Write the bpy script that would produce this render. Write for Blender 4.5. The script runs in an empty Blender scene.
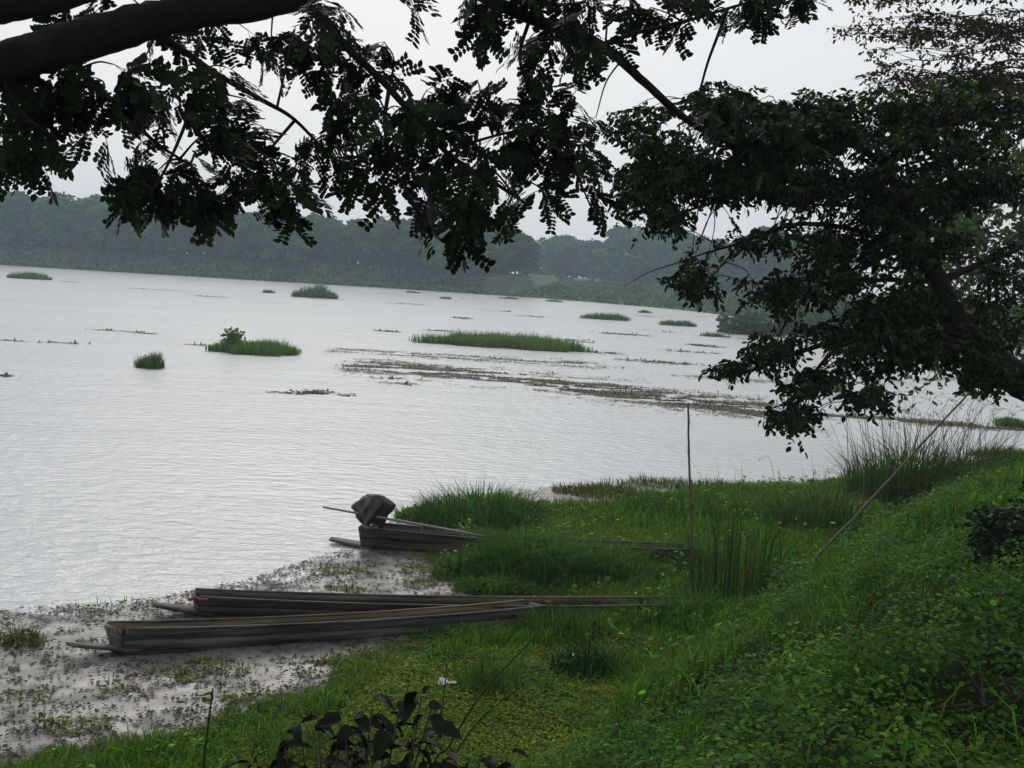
import bpy, math, random
import numpy as np
from mathutils import Vector, Matrix
random.seed(7); rng = np.random.default_rng(11)
scene = bpy.context.scene
COL = scene.collection
R = math.radians

# ------------------------------------------------------------------ camera
FPX, CAMH, ROLL, PITCH = 1098.0, 4.0, R(3.3), R(5.9)
CAM = np.array([0.0, 0.0, CAMH])
Fw = np.array([0.0, math.cos(PITCH), -math.sin(PITCH)])
U0 = np.array([0.0, math.sin(PITCH), math.cos(PITCH)])
X0 = np.array([1.0, 0.0, 0.0])
cR = math.cos(ROLL) * X0 + math.sin(ROLL) * U0
cU = -math.sin(ROLL) * X0 + math.cos(ROLL) * U0
cam_data = bpy.data.cameras.new('camera')
cam = bpy.data.objects.new('camera', cam_data); COL.objects.link(cam)
cam.matrix_world = Matrix(((cR[0], cU[0], -Fw[0], CAM[0]), (cR[1], cU[1], -Fw[1], CAM[1]),
                           (cR[2], cU[2], -Fw[2], CAM[2]), (0, 0, 0, 1)))
cam_data.sensor_width = 36.0; cam_data.lens = FPX / 1024 * 36.0
cam_data.clip_start = 0.05; cam_data.clip_end = 6000
scene.camera = cam
# ------------------------------------------------------------------ sky, sun, exposure
SUN_EL, SUN_AZ = R(40), R(-12)          # azimuth from +Y towards +X
world = bpy.data.worlds.new('World'); scene.world = world; world.use_nodes = True
wn = world.node_tree; wn.nodes.clear()
w_out = wn.nodes.new('ShaderNodeOutputWorld')
sky = wn.nodes.new('ShaderNodeTexSky'); sky.sky_type = 'NISHITA'; sky.sun_disc = False
sky.sun_elevation = SUN_EL; sky.sun_rotation = SUN_AZ; sky.dust_density = 5; sky.air_density = 1.0
bg1 = wn.nodes.new('ShaderNodeBackground'); bg1.inputs[1].default_value = 0.10
bg2 = wn.nodes.new('ShaderNodeBackground'); bg2.inputs[0].default_value = (0.87, 0.89, 0.912, 1); bg2.inputs[1].default_value = 1.0
wmix = wn.nodes.new('ShaderNodeMixShader'); wmix.inputs[0].default_value = 0.88   # closed overcast veil over the clear sky
wn.links.new(sky.outputs[0], bg1.inputs[0]); wn.links.new(bg1.outputs[0], wmix.inputs[1])
wn.links.new(bg2.outputs[0], wmix.inputs[2]); wn.links.new(wmix.outputs[0], w_out.inputs[0])
sd = bpy.data.lights.new('sun', 'SUN'); sd.energy = 1.2; sd.angle = R(28); sd.color = (1.0, 0.97, 0.92)
sun = bpy.data.objects.new('sun', sd); COL.objects.link(sun)
sdir = Vector((math.sin(SUN_AZ) * math.cos(SUN_EL), math.cos(SUN_AZ) * math.cos(SUN_EL), math.sin(SUN_EL)))
sun.rotation_euler = (-sdir).to_track_quat('-Z', 'Y').to_euler()
scene.view_settings.view_transform = 'Standard'; scene.view_settings.look = 'None'
scene.view_settings.exposure = 0.0; scene.view_settings.gamma = 1.0

# ------------------------------------------------------------------ helpers
def ray(u, v):
    return cR * ((u - 512) / FPX) + cU * ((384 - v) / FPX) + Fw
def at(u, v, d):
    return CAM + ray(u, v) * d
def onz(u, v, z=0.0):
    r = ray(u, v); return CAM + r * ((z - CAMH) / r[2])
def nrm(a):
    return a / np.maximum(np.linalg.norm(a, axis=-1, keepdims=True), 1e-9)

class Geo:
    def __init__(s): s.v = []; s.t = []; s.q = []; s.c = []; s.n = 0
    def add(s, v, q=None, t=None, c=None):
        v = np.asarray(v, float).reshape(-1, 3)
        if q is not None and len(q): s.q.append(np.asarray(q, int).reshape(-1, 4) + s.n)
        if t is not None and len(t): s.t.append(np.asarray(t, int).reshape(-1, 3) + s.n)
        if c is None: c = (1, 1, 1)
        c = np.asarray(c, float)
        if c.ndim == 1: c = np.tile(c, (len(v), 1))
        s.v.append(v); s.c.append(c); s.n += len(v)
    def mesh(s, name, mat, smooth=False):
        v = np.concatenate(s.v); c = np.concatenate(s.c)
        q = np.concatenate(s.q) if s.q else np.zeros((0, 4), int)
        t = np.concatenate(s.t) if s.t else np.zeros((0, 3), int)
        me = bpy.data.meshes.new(name)
        me.vertices.add(len(v)); me.vertices.foreach_set('co', v.astype(np.float32).ravel())
        loops = np.concatenate([q.ravel(), t.ravel()]).astype(np.int32)
        me.loops.add(len(loops)); me.loops.foreach_set('vertex_index', loops)
        tot = np.concatenate([np.full(len(q), 4), np.full(len(t), 3)]).astype(np.int32)
        st = np.concatenate([[0], np.cumsum(tot)[:-1]]).astype(np.int32)
        me.polygons.add(len(tot)); me.polygons.foreach_set('loop_start', st); me.polygons.foreach_set('loop_total', tot)
        if smooth: me.polygons.foreach_set('use_smooth', np.ones(len(tot), bool))
        a = me.attributes.new('Col', 'FLOAT_COLOR', 'POINT')
        a.data.foreach_set('color', np.concatenate([c, np.ones((len(c), 1))], 1).astype(np.float32).ravel())
        me.update(calc_edges=True); me.validate()
        if mat: me.materials.append(mat)
        return me
    def build(s, name, mat, parent=None, smooth=False):
        o = bpy.data.objects.new(name, s.mesh(name, mat, smooth)); COL.objects.link(o)
        if parent is not None: o.parent = parent
        return o

def tag(o, label=None, cat=None, group=None, kind=None):
    if label: o['label'] = label
    if cat: o['category'] = cat
    if group: o['group'] = group
    if kind: o['kind'] = kind
    return o
def empty(name, loc=(0, 0, 0), rz=0):
    o = bpy.data.objects.new(name, None); COL.objects.link(o); o.location = [float(k) for k in loc]; o.rotation_euler = (0, 0, rz); return o

def box(g, c, sx, sy, sz, M=None, col=None):
    v = np.array([[x, y, z] for x in (-.5, .5) for y in (-.5, .5) for z in (-.5, .5)]) * [sx, sy, sz]
    if M is not None: v = v @ np.asarray(M).T
    g.add(v + np.asarray(c), q=[[0, 1, 3, 2], [4, 6, 7, 5], [0, 4, 5, 1], [2, 3, 7, 6], [0, 2, 6, 4], [1, 5, 7, 3]], c=col)

def tube(g, P, rad, n=7, col=None, wob=0.0):
    P = np.asarray(P, float); rad = np.broadcast_to(np.asarray(rad, float), (len(P),))
    T = nrm(np.gradient(P, axis=0)); up = np.array([0.13, 0.21, 0.97])
    A = nrm(np.cross(T, up)); B = np.cross(T, A)
    th = np.arange(n) * 2 * math.pi / n
    rr = rad[:, None] * (1 + wob * rng.normal(size=(len(P), n)))
    V = P[:, None] + rr[..., None] * (A[:, None] * np.cos(th)[None, :, None] + B[:, None] * np.sin(th)[None, :, None])
    V = V.reshape(-1, 3); i = np.arange(len(P) - 1)[:, None] * n; j = np.arange(n)[None]; k = (j + 1) % n
    q = np.stack([i + j, i + k, i + n + k, i + n + j], -1).reshape(-1, 4)
    m = len(V); V = np.concatenate([V, P[:1], P[-1:]])
    jj = np.arange(n); kk = (jj + 1) % n; e = (len(P) - 1) * n
    t = np.concatenate([np.stack([kk, jj, np.full(n, m)], -1), np.stack([e + jj, e + kk, np.full(n, m + 1)], -1)])
    g.add(V, q=q, t=t, c=col)

def spline(P, k=6):
    """Catmull-Rom through points (any width)"""
    P = np.asarray(P, float)
    if len(P) < 3: return np.array([P[0] + (P[-1] - P[0]) * s for s in np.linspace(0, 1, k + 1)])
    Q = np.concatenate([[2 * P[0] - P[1]], P, [2 * P[-1] - P[-2]]]); out = []
    for i in range(1, len(Q) - 2):
        a, b, c, d = Q[i - 1], Q[i], Q[i + 1], Q[i + 2]
        for s in np.arange(k) / k:
            out.append(.5 * (2 * b + (c - a) * s + (2 * a - 5 * b + 4 * c - d) * s * s + (3 * b - a - 3 * c + d) * s ** 3))
    out.append(P[-1]); return np.array(out)

def blades(g, P, h, w, lean, bend, col, az=None):
    """curved tapering blades: P (n,3), h,w,lean,bend (n,), col (n,3)"""
    n = len(P)
    if az is None: az = rng.uniform(0, 2 * math.pi, n)
    d = np.stack([np.cos(az), np.sin(az), np.zeros(n)], -1)
    f = az + rng.uniform(-1.2, 1.2, n) + math.pi / 2
    s = np.stack([np.cos(f), np.sin(f), np.zeros(n)], -1)
    h = np.broadcast_to(h, (n,)); w = np.broadcast_to(w, (n,)); lean = np.broadcast_to(lean, (n,)); bend = np.broadcast_to(bend, (n,))
    up = np.array([0, 0, 1.0])
    m = P + up * (h * .55)[:, None] + d * (h * lean * .5)[:, None]
    t = P + up * (h * (1 - .35 * bend))[:, None] + d * (h * (lean + bend))[:, None]
    ws = (w * .5)[:, None] * s
    V = np.stack([P - ws, P + ws, m + ws * .85, m - ws * .85, t], 1).reshape(-1, 3)
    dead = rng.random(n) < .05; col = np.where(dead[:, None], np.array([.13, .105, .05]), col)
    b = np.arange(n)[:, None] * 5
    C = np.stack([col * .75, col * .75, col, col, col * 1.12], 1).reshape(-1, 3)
    g.add(V, q=b + np.array([[0, 1, 2, 3]]), t=b + np.array([[3, 2, 4]]), c=C)

def leaves(g, P, A, N, L, W, col, droop=.15):
    n = len(P); L = np.broadcast_to(L, (n,))[:, None]; W = np.broadcast_to(W, (n,))[:, None]
    A = nrm(A); S = nrm(np.cross(A, N)); N = np.cross(S, A)
    V = np.stack([P, P + A * L * .28 + S * W * .48, P + A * L * .28 - S * W * .48 ,
                  P + A * L * .68 + S * W * .42 - N * L * droop * .4, P + A * L * .68 - S * W * .42 - N * L * droop * .4,
                  P + A * L - N * L * droop], 1).reshape(-1, 3)
    b = np.arange(n)[:, None] * 6
    col = np.broadcast_to(col, (n, 3))
    g.add(V, q=b + np.array([[1, 2, 4, 3]]), t=np.concatenate([b + np.array([[0, 2, 1]]), b + np.array([[3, 4, 5]])]), c=np.repeat(col, 6, 0))

def rdir(n, zlo=-1, zhi=1):
    z = rng.uniform(zlo, zhi, n); a = rng.uniform(0, 2 * math.pi, n); r = np.sqrt(np.maximum(0, 1 - z * z))
    return np.stack([r * np.cos(a), r * np.sin(a), z], -1)
def vary(base, n, s=.25, hue=.1):
    c = np.tile(np.asarray(base, float), (n, 1)) * np.exp(rng.normal(0, s, (n, 1)))
    return np.clip(c * np.exp(rng.normal(0, hue, (n, 3))), 0.002, .9)

# smooth value noise on arrays
_tab = rng.random((64, 64))
def vnoise(x, y):
    xi = np.floor(x).astype(int); yi = np.floor(y).astype(int); fx = x - xi; fy = y - yi
    fx = fx * fx * (3 - 2 * fx); fy = fy * fy * (3 - 2 * fy)
    g = lambda a, b: _tab[a % 64, b % 64]
    return (g(xi, yi) * (1 - fx) + g(xi + 1, yi) * fx) * (1 - fy) + (g(xi, yi + 1) * (1 - fx) + g(xi + 1, yi + 1) * fx) * fy
def fbm(x, y, o=4):
    s = 0; a = .5
    for k in range(o): s = s + a * vnoise(x * 2 ** k + 7.3 * k, y * 2 ** k + 3.1 * k); a *= .5
    return s / (1 - .5 ** o) - .5
def sdist(P, L):
    """unsigned distance of points (n,2) to polyline"""
    L = np.asarray(L)[:, :2]; best = np.full(len(P), 1e9)
    for a, b in zip(L[:-1], L[1:]):
        ab = b - a; t = np.clip(((P - a) @ ab) / (ab @ ab), 0, 1)
        best = np.minimum(best, np.linalg.norm(P - a - t[:, None] * ab, axis=1))
    return best
def inside(P, L):
    L = np.asarray(L)[:, :2]; c = np.zeros(len(P), bool); x, y = P[:, 0], P[:, 1]
    for (x1, y1), (x2, y2) in zip(L, np.roll(L, -1, 0)):
        if y1 == y2: continue
        k = ((y1 > y) != (y2 > y)) & (x < (x2 - x1) * (y - y1) / (y2 - y1) + x1); c ^= k
    return c

# ------------------------------------------------------------------ materials
def newmat(name):
    m = bpy.data.materials.new(name); m.use_nodes = True
    nt = m.node_tree; b = nt.nodes['Principled BSDF']; return m, nt, b
def N(nt, t, **k):
    n = nt.nodes.new(t)
    for a, v in k.items(): setattr(n, a, v)
    return n
def foliage_mat(name, rough=.55, trans=.25, spec=.3):
    m, nt, b = newmat(name)
    at_ = N(nt, 'ShaderNodeAttribute', attribute_name='Col')
    b.inputs['Roughness'].default_value = rough; b.inputs['Specular IOR Level'].default_value = spec
    nt.links.new(at_.outputs['Color'], b.inputs['Base Color'])
    if trans:
        tr = N(nt, 'ShaderNodeBsdfTranslucent'); mx = N(nt, 'ShaderNodeMixShader'); mx.inputs[0].default_value = trans
        br = N(nt, 'ShaderNodeMix', data_type='RGBA', blend_type='MULTIPLY'); br.inputs['Factor'].default_value = 1
        br.inputs['B'].default_value = (1.2, 1.5, .5, 1)
        nt.links.new(at_.outputs['Color'], br.inputs['A']); nt.links.new(br.outputs['Result'], tr.inputs['Color'])
        nt.links.new(b.outputs[0], mx.inputs[1]); nt.links.new(tr.outputs[0], mx.inputs[2])
        nt.links.new(mx.outputs[0], nt.nodes['Material Output'].inputs['Surface'])
    return m
def noise_mat(name, c1, c2, scale=(4, 4, 4), rough=.8, bump=.3, bscale=None, detail=6, spec=.3, lo=.35, hi=.65, dist=.02, attr=False):
    m, nt, b = newmat(name)
    tc = N(nt, 'ShaderNodeTexCoord'); mp = N(nt, 'ShaderNodeMapping'); mp.inputs['Scale'].default_value = scale
    nz = N(nt, 'ShaderNodeTexNoise'); nz.inputs['Scale'].default_value = 1; nz.inputs['Detail'].default_value = detail; nz.inputs['Roughness'].default_value = .65
    cr = N(nt, 'ShaderNodeValToRGB'); cr.color_ramp.elements[0].position = lo; cr.color_ramp.elements[1].position = hi
    cr.color_ramp.elements[0].color = (*c1, 1); cr.color_ramp.elements[1].color = (*c2, 1)
    nt.links.new(tc.outputs['Object'], mp.inputs[0]); nt.links.new(mp.outputs[0], nz.inputs['Vector'])
    nt.links.new(nz.outputs[0], cr.inputs[0])
    if attr:
        at_ = N(nt, 'ShaderNodeAttribute', attribute_name='Col'); mx = N(nt, 'ShaderNodeMix', data_type='RGBA', blend_type='MULTIPLY'); mx.inputs['Factor'].default_value = 1
        nt.links.new(cr.outputs[0], mx.inputs['A']); nt.links.new(at_.outputs['Color'], mx.inputs['B']); nt.links.new(mx.outputs['Result'], b.inputs['Base Color'])
    else: nt.links.new(cr.outputs[0], b.inputs['Base Color'])
    bp = N(nt, 'ShaderNodeBump'); bp.inputs['Strength'].default_value = bump; bp.inputs['Distance'].default_value = dist
    nt.links.new(nz.outputs[0], bp.inputs['Height']); nt.links.new(bp.outputs[0], b.inputs['Normal'])
    b.inputs['Roughness'].default_value = rough; b.inputs['Specular IOR Level'].default_value = spec
    return m
M_grass = foliage_mat('grass_blades', .7, .25, .06)
M_leaf = foliage_mat('leaf', .65, .22, .05)
M_dark = foliage_mat('canopy_leaf', .5, .08, .08)
M_far = foliage_mat('far_foliage', .8, .1, .05)
nt = M_far.node_tree; oi_ = N(nt, 'ShaderNodeObjectInfo'); mr = N(nt, 'ShaderNodeMapRange'); mr.inputs['To Min'].default_value = .6; mr.inputs['To Max'].default_value = 1.6
mx = N(nt, 'ShaderNodeMix', data_type='RGBA', blend_type='MULTIPLY'); mx.inputs['Factor'].default_value = 1; at_ = next(n for n in nt.nodes if n.type == 'ATTRIBUTE')
nt.links.new(oi_.outputs['Random'], mr.inputs['Value']); nt.links.new(at_.outputs['Color'], mx.inputs['A']); nt.links.new(mr.outputs[0], mx.inputs['B']); nt.links.new(mx.outputs['Result'], nt.nodes['Principled BSDF'].inputs['Base Color'])
M_bark = noise_mat('bark', (.004, .0035, .003), (.016, .013, .011), (9, 9, 3), .9, .8, dist=.03)
M_twig = noise_mat('twig_bark', (.03, .024, .018), (.07, .055, .042), (20, 20, 20), .9, .3)
M_wood = noise_mat('weathered_plank', (.014, .012, .011), (.165, .155, .145), (1.1, 15, 15), .75, .8, dist=.006, attr=True)
M_bamboo = noise_mat('bamboo', (.05, .04, .028), (.12, .098, .07), (30, 30, 4), .6, .2)
M_tarp = noise_mat('black_tarpaulin', (.006, .006, .007), (.02, .02, .022), (9, 9, 9), .42, .9, dist=.02, spec=.5)
M_metal = noise_mat('grey_metal', (.10, .10, .10), (.2, .2, .2), (20, 20, 20), .5, .1, spec=.5)
M_white = noise_mat('white_plastic', (.35, .35, .35), (.55, .55, .55), (20, 20, 20), .5, .2)
M_soil = noise_mat('dark_soil', (.03, .023, .016), (.075, .058, .04), (6, 6, 6), .95, .6)
M_levee = noise_mat('far_bank_grass', (.018, .03, .014), (.045, .068, .028), (.25, .25, .6), .95, .5, dist=.3)
M_flat = noise_mat('far_meadow', (.03, .055, .018), (.06, .095, .03), (.12, .12, .5), .95, .5, dist=.3)
M_weedmat = noise_mat('weed_mat', (.03, .035, .015), (.09, .085, .05), (5, 5, 5), .85, .5)
M_red = noise_mat('faded_red', (.12, .03, .02), (.2, .06, .05), (20, 20, 20), .8, .2)

# water
M_water, nt, b = newmat('lake_water')
b.inputs['Base Color'].default_value = (.54, .55, .562, 1); b.inputs['Roughness'].default_value = .18; b.inputs['IOR'].default_value = 1.333
geo = N(nt, 'ShaderNodeNewGeometry')
def wv(sc, det):
    mp = N(nt, 'ShaderNodeMapping'); mp.inputs['Scale'].default_value = sc; mp.inputs['Rotation'].default_value = (0, 0, R(-8))
    nz = N(nt, 'ShaderNodeTexNoise'); nz.inputs['Scale'].default_value = 1; nz.inputs['Detail'].default_value = det; nz.inputs['Roughness'].default_value = .6
    nt.links.new(geo.outputs['Position'], mp.inputs[0]); nt.links.new(mp.outputs[0], nz.inputs['Vector']); return nz
n1 = wv((2.4, 4.6, 1), 4); n2 = wv((.12, .34, 1), 3)
ad = N(nt, 'ShaderNodeMath', operation='MULTIPLY_ADD'); ad.inputs[1].default_value = 1.6
nt.links.new(n2.outputs[0], ad.inputs[0]); nt.links.new(n1.outputs[0], ad.inputs[2])
bp = N(nt, 'ShaderNodeBump'); bp.inputs['Strength'].default_value = 1.0; bp.inputs['Distance'].default_value = .06
nt.links.new(ad.outputs[0], bp.inputs['Height']); nt.links.new(bp.outputs[0], b.inputs['Normal'])
n3 = wv((.035, .11, 1), 4); mr = N(nt, 'ShaderNodeMapRange'); mr.inputs['From Min'].default_value = .35; mr.inputs['From Max'].default_value = .65; mr.inputs['To Min'].default_value = .9; mr.inputs['To Max'].default_value = 1.7
nt.links.new(n3.outputs[0], mr.inputs['Value']); nt.links.new(mr.outputs[0], bp.inputs['Strength'])      # wind patches and calm streaks
# wet silt / moss ground, mixed by the zone colour
M_ground, nt, b = newmat('marsh_ground')
at_ = N(nt, 'ShaderNodeAttribute', attribute_name='Col')
tc = N(nt, 'ShaderNodeTexCoord'); nz = N(nt, 'ShaderNodeTexNoise'); nz.inputs['Scale'].default_value = 5; nz.inputs['Detail'].default_value = 8; nz.inputs['Roughness'].default_value = .7
nt.links.new(tc.outputs['Object'], nz.inputs['Vector'])
cr = N(nt, 'ShaderNodeValToRGB'); cr.color_ramp.elements[0].position = .3; cr.color_ramp.elements[1].position = .7
cr.color_ramp.elements[0].color = (.65, .65, .65, 1); cr.color_ramp.elements[1].color = (1.25, 1.25, 1.25, 1)
mx = N(nt, 'ShaderNodeMix', data_type='RGBA', blend_type='MULTIPLY'); mx.inputs['Factor'].default_value = 1
nt.links.new(nz.outputs[0], cr.inputs[0]); nt.links.new(at_.outputs['Color'], mx.inputs['A']); nt.links.new(cr.outputs[0], mx.inputs['B'])
nt.links.new(mx.outputs['Result'], b.inputs['Base Color'])
bp = N(nt, 'ShaderNodeBump'); bp.inputs['Strength'].default_value = .5; bp.inputs['Distance'].default_value = .015
nt.links.new(nz.outputs[0], bp.inputs['Height']); nt.links.new(bp.outputs[0], b.inputs['Normal'])
sp = N(nt, 'ShaderNodeSeparateColor'); nt.links.new(at_.outputs['Color'], sp.inputs[0])
for lo_, hi_, sock in ((.95, .33, 'Roughness'), (.05, .5, 'Specular IOR Level')):      # bare wet silt shines, moss and soil do not
    mr = N(nt, 'ShaderNodeMapRange'); mr.inputs['From Min'].default_value = .06; mr.inputs['From Max'].default_value = .2; mr.inputs['To Min'].default_value = lo_; mr.inputs['To Max'].default_value = hi_
    nt.links.new(sp.outputs[0], mr.inputs['Value']); nt.links.new(mr.outputs[0], b.inputs[sock])

# ------------------------------------------------------------------ terrain
W_edge = np.array([onz(*p)[:2] for p in [(-420, 640), (-150, 622), (0, 617), (60, 612), (130, 609), (200, 597), (260, 584), (330, 561), (380, 543), (408, 520), (440, 497),
          (530, 489), (640, 480), (720, 482), (800, 479), (880, 472), (960, 462), (1040, 446), (1200, 425)]])
G_edge = np.array([onz(*p)[:2] for p in [(-420, 850), (-100, 775), (0, 757), (60, 748), (130, 735), (200, 726), (250, 712), (300, 692), (345, 668), (365, 655), (420, 640), (500, 628), (545, 612),
          (530, 596), (480, 588), (440, 578), (420, 560), (430, 545), (460, 530), (450, 515), (470, 500), (540, 503), (600, 504), (650, 493), (720, 487), (800, 483), (880, 476), (960, 466), (1040, 450), (1200, 430)]])
close = np.array([[60, 34], [60, -40], [-40, -40]])
W_poly = np.concatenate([W_edge, close]); G_poly = np.concatenate([G_edge, close])
TOE = np.array([[-6.5, -3.0], [-2.0, 4.6], [0.35, 8.5], [1.2, 10.0], [2.5, 12.5], [4.6, 15.6], [7.2, 19.4], [12.6, 26.5], [26, 41]])
T_poly = np.concatenate([TOE, [[80, 41], [80, -40], [-6.5, -40]]])
CARPET = np.array([onz(*p, .06)[:2] for p in [(240, 740), (340, 690), (400, 655), (520, 640), (600, 645), (650, 690), (640, 740), (560, 790), (420, 830), (240, 830)]])
def zones(P):
    dw = sdist(P, W_edge) * np.where(inside(P, W_poly), 1, -1)
    dg = sdist(P, G_edge) * np.where(inside(P, G_poly), 1, -1)
    s = sdist(P, TOE) * np.where(inside(P, T_poly), 1, -1)
    return dw, dg, s
def ground_z(P, Z=None):
    dw, dg, s = zones(P) if Z is None else Z
    x, y = P[:, 0], P[:, 1]
    n1, n2 = fbm(x * 1.1, y * 1.1), fbm(x * 3.5 + 9, y * 3.5)
    dw = dw + n2 * .9; dg = dg + n2 * .8
    z = -.5 + .5 * np.clip(1 + dw / .8, 0, 1)
    z = z + np.where(dw > 0, .012 + n2 * .05, 0) * np.clip(dw * 4 , 0, 1)
    z = z + np.clip(dg / .8, 0, 1) * (.06 + .07 * np.clip(n1 * 2, -.6, 1))
    t = np.clip(s, 0, 9); bank = 2.35 * (1 - np.exp(-(t / 3.0) ** 1.25))
    return z + bank + np.clip(s, 0, 1) * (n1 * .55 + n2 * .2)
def gz1(x, y): return float(ground_z(np.array([[x, y]], float))[0])
def hit(u, v):
    d = ray(u, v); T = np.arange(2.0, 60, .02); Q = CAM + T[:, None] * d; i = int(np.argmax(Q[:, 2] <= np.maximum(ground_z(Q[:, :2]), 0))); return Q[i]
def grid(xs, ys):
    X, Y = np.meshgrid(xs, ys); P = np.stack([X.ravel(), Y.ravel()], -1)
    nx, ny = len(xs), len(ys); i = np.arange(nx - 1)[None] + np.arange(ny - 1)[:, None] * nx
    return P, np.stack([i, i + 1, i + nx + 1, i + nx], -1).reshape(-1, 4)
EXT = 420.0
g = Geo(); v = np.array([[-EXT, -EXT, -.6], [EXT, -EXT, -.6], [EXT, EXT, -.6], [-EXT, EXT, -.6]]); g.add(v, q=[[0, 1, 2, 3]], c=(.05, .045, .035))
tag(g.build('lake_bed', M_soil), kind='structure')
g = Geo(); v = np.array([[-EXT, -EXT, 0], [EXT, -EXT, 0], [EXT, EXT, 0], [-EXT, EXT, 0]]); g.add(v, q=[[0, 1, 2, 3]])
tag(g.build('water', M_water), kind='structure')
xs = np.concatenate([np.linspace(-40, -9, 16), np.arange(-8.9, 9, .11), np.linspace(9.2, 55, 80)])
ys = np.concatenate([np.linspace(-30, 3, 30), np.arange(3.2, 20, .11), np.linspace(20.2, 45, 80)])
P, q = grid(xs, ys); Z = zones(P); z = ground_z(P, Z); z = np.where((np.abs(P[:, 0]) > 39) , -.55, z)
dw, dg, s = Z; n2 = fbm(P[:, 0] * 3.5 + 9, P[:, 1] * 3.5); n3 = fbm(P[:, 0] * 9, P[:, 1] * 9)
silt = np.array([.178, .165, .152]); moss = np.array([.05, .075, .014]); soil = np.array([.02, .03, .01])
k = np.clip((dg + n2 * .8 + .08) / .25, 0, 1)[:, None]; kb = np.clip(s / .6, 0, 1)[:, None]
col = (silt * (1 + 1.1 * n3[:, None] + .5 * n2[:, None])) * (1 - k) + moss * k; col = col * (1 - kb) + soil * kb
g = Geo(); g.add(np.concatenate([P, z[:, None]], 1), q=q, c=col)
tag(g.build('lake_shore_ground', M_ground, smooth=True), kind='structure')

# far shore: levee on the left, low green flat on the right
fs_px = [(-420, 241), (-200, 253), (0, 265), (200, 277), (400, 289), (520, 297), (600, 303), (680, 310), (760, 319), (850, 327), (960, 335), (1100, 346), (1400, 372)]
fs = np.array([onz(*p)[:2] for p in fs_px]); FS = spline(fs, 8)
us = np.interp(np.linspace(0, 1, len(FS)), np.linspace(0, 1, len(fs_px)), [p[0] for p in fs_px])
right = np.clip((us - 505) / 12, 0, 1)
def far_profile(r):
    off = np.array([0, .8, 2.5, 6, 9, 14, 40, 95, 140]); zl = np.array([-.4, .15, .6, 2.4, 3.3, 3.4, 3.3, 3.2, 3.0]); zr = np.array([-.4, .12, .25, .4, .5, .7, 1.3, 2.3, 3.0])
    return off, zl * (1 - r) + zr * r
rows = []; cols = []
for p, r in zip(FS, right):
    off, zz = far_profile(r); d = np.array([.12, 1.0]); d /= np.linalg.norm(d)
    jit = rng.normal(0, .12, len(off)) * (off > 0) * (off < 100)
    rows.append(np.concatenate([p + off[:, None] * d, (zz + jit)[:, None]], 1)); cols.append(np.full((len(off), 3), 1.0))
rows = np.array(rows); m = rows.shape[1]; i = np.arange(len(FS) - 1)[:, None] * m + np.arange(m - 1)[None]
qf = np.stack([i, i + m, i + m + 1, i + 1], -1).reshape(-1, 4)
isl = (us[:-1] < 505)
qL = np.stack([i[isl], i[isl] + m, i[isl] + m + 1, i[isl] + 1], -1).reshape(-1, 4); qR = np.stack([i[~isl], i[~isl] + m, i[~isl] + m + 1, i[~isl] + 1], -1).reshape(-1, 4)
g = Geo(); g.add(rows.reshape(-1, 3), q=qL); tag(g.build('far_levee', M_levee, smooth=True), kind='structure')
g = Geo(); g.add(rows.reshape(-1, 3), q=qR); tag(g.build('far_meadow', M_flat, smooth=True), kind='structure')
def far_z(off, r): o, zz = far_profile(r); return float(np.interp(off, o, zz))

# ------------------------------------------------------------------ far trees
def far_tree_meshes(k):
    """trunk mesh and crown mesh, 10 m tall, base at origin"""
    g = Geo(); lean = rng.normal(0, .25, 2)
    tube(g, spline([[0, 0, -.4], [lean[0] * .3, lean[1] * .3, 1.8], [lean[0], lean[1], 4.0], [lean[0] * 1.4, lean[1], 7]], 4), np.linspace(.28, .08, 13), 6)
    c = Geo(); nc = 52
    for j in range(nc):
        a = rng.uniform(0, 6.28); zz = rng.uniform(1.5, 9.4); t = (zz - 1.5) / 7.9
        rmax = 4.5 * math.sin(math.pi * (0.24 + .68 * t)) ** .8
        rr = rmax * math.sqrt(rng.uniform(.1, 1)); ctr = np.array([rr * math.cos(a), rr * math.sin(a), zz])
        if j % 3 == 0:
            tube(g, spline([[lean[0], lean[1], 3.0 + 2.5 * t], ctr * [.6, .6, 1] - [0, 0, .6], ctr], 3), np.linspace(.09, .02, 7), 4)
        n = 60; P = ctr + rdir(n) * rng.uniform(.4, 1, (n, 1)) * [1.35, 1.35, .85]
        col = vary(np.array([.037, .094, .03]) * rng.uniform(.45, 1.5), n, .2, .08)
        leaves(c, P, rdir(n, -.7, .4), rdir(n, -.2, 1), rng.uniform(.5, .9, n), rng.uniform(.35, .6, n), col)
    return g.mesh('trunk', M_bark), c.mesh('crown', M_far)
FT = [far_tree_meshes(k) for k in range(6)]
def far_tree(x, y, z, h, label, group, name='shore_tree', k=None):
    r = empty(name, (x, y, z), rng.uniform(0, 6.28)); k = random.randrange(6) if k is None else k
    s = h / 10.0; r.scale = (s * rng.uniform(.9, 1.25), s * rng.uniform(.9, 1.25), s)
    for nm, me in zip(('trunk', 'crown'), FT[k]):
        o = bpy.data.objects.new(nm, me); COL.objects.link(o); o.parent = r
    tag(r, label, 'tree', group); return r
def fs_at(u):
    j = np.interp(u, us, np.arange(len(us))); a = int(min(j, len(FS) - 2)); t = j - a
    return FS[a] * (1 - t) + FS[a + 1] * t
dd = np.array([.12, 1.0]); dd /= np.linalg.norm(dd)
u = -150
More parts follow.
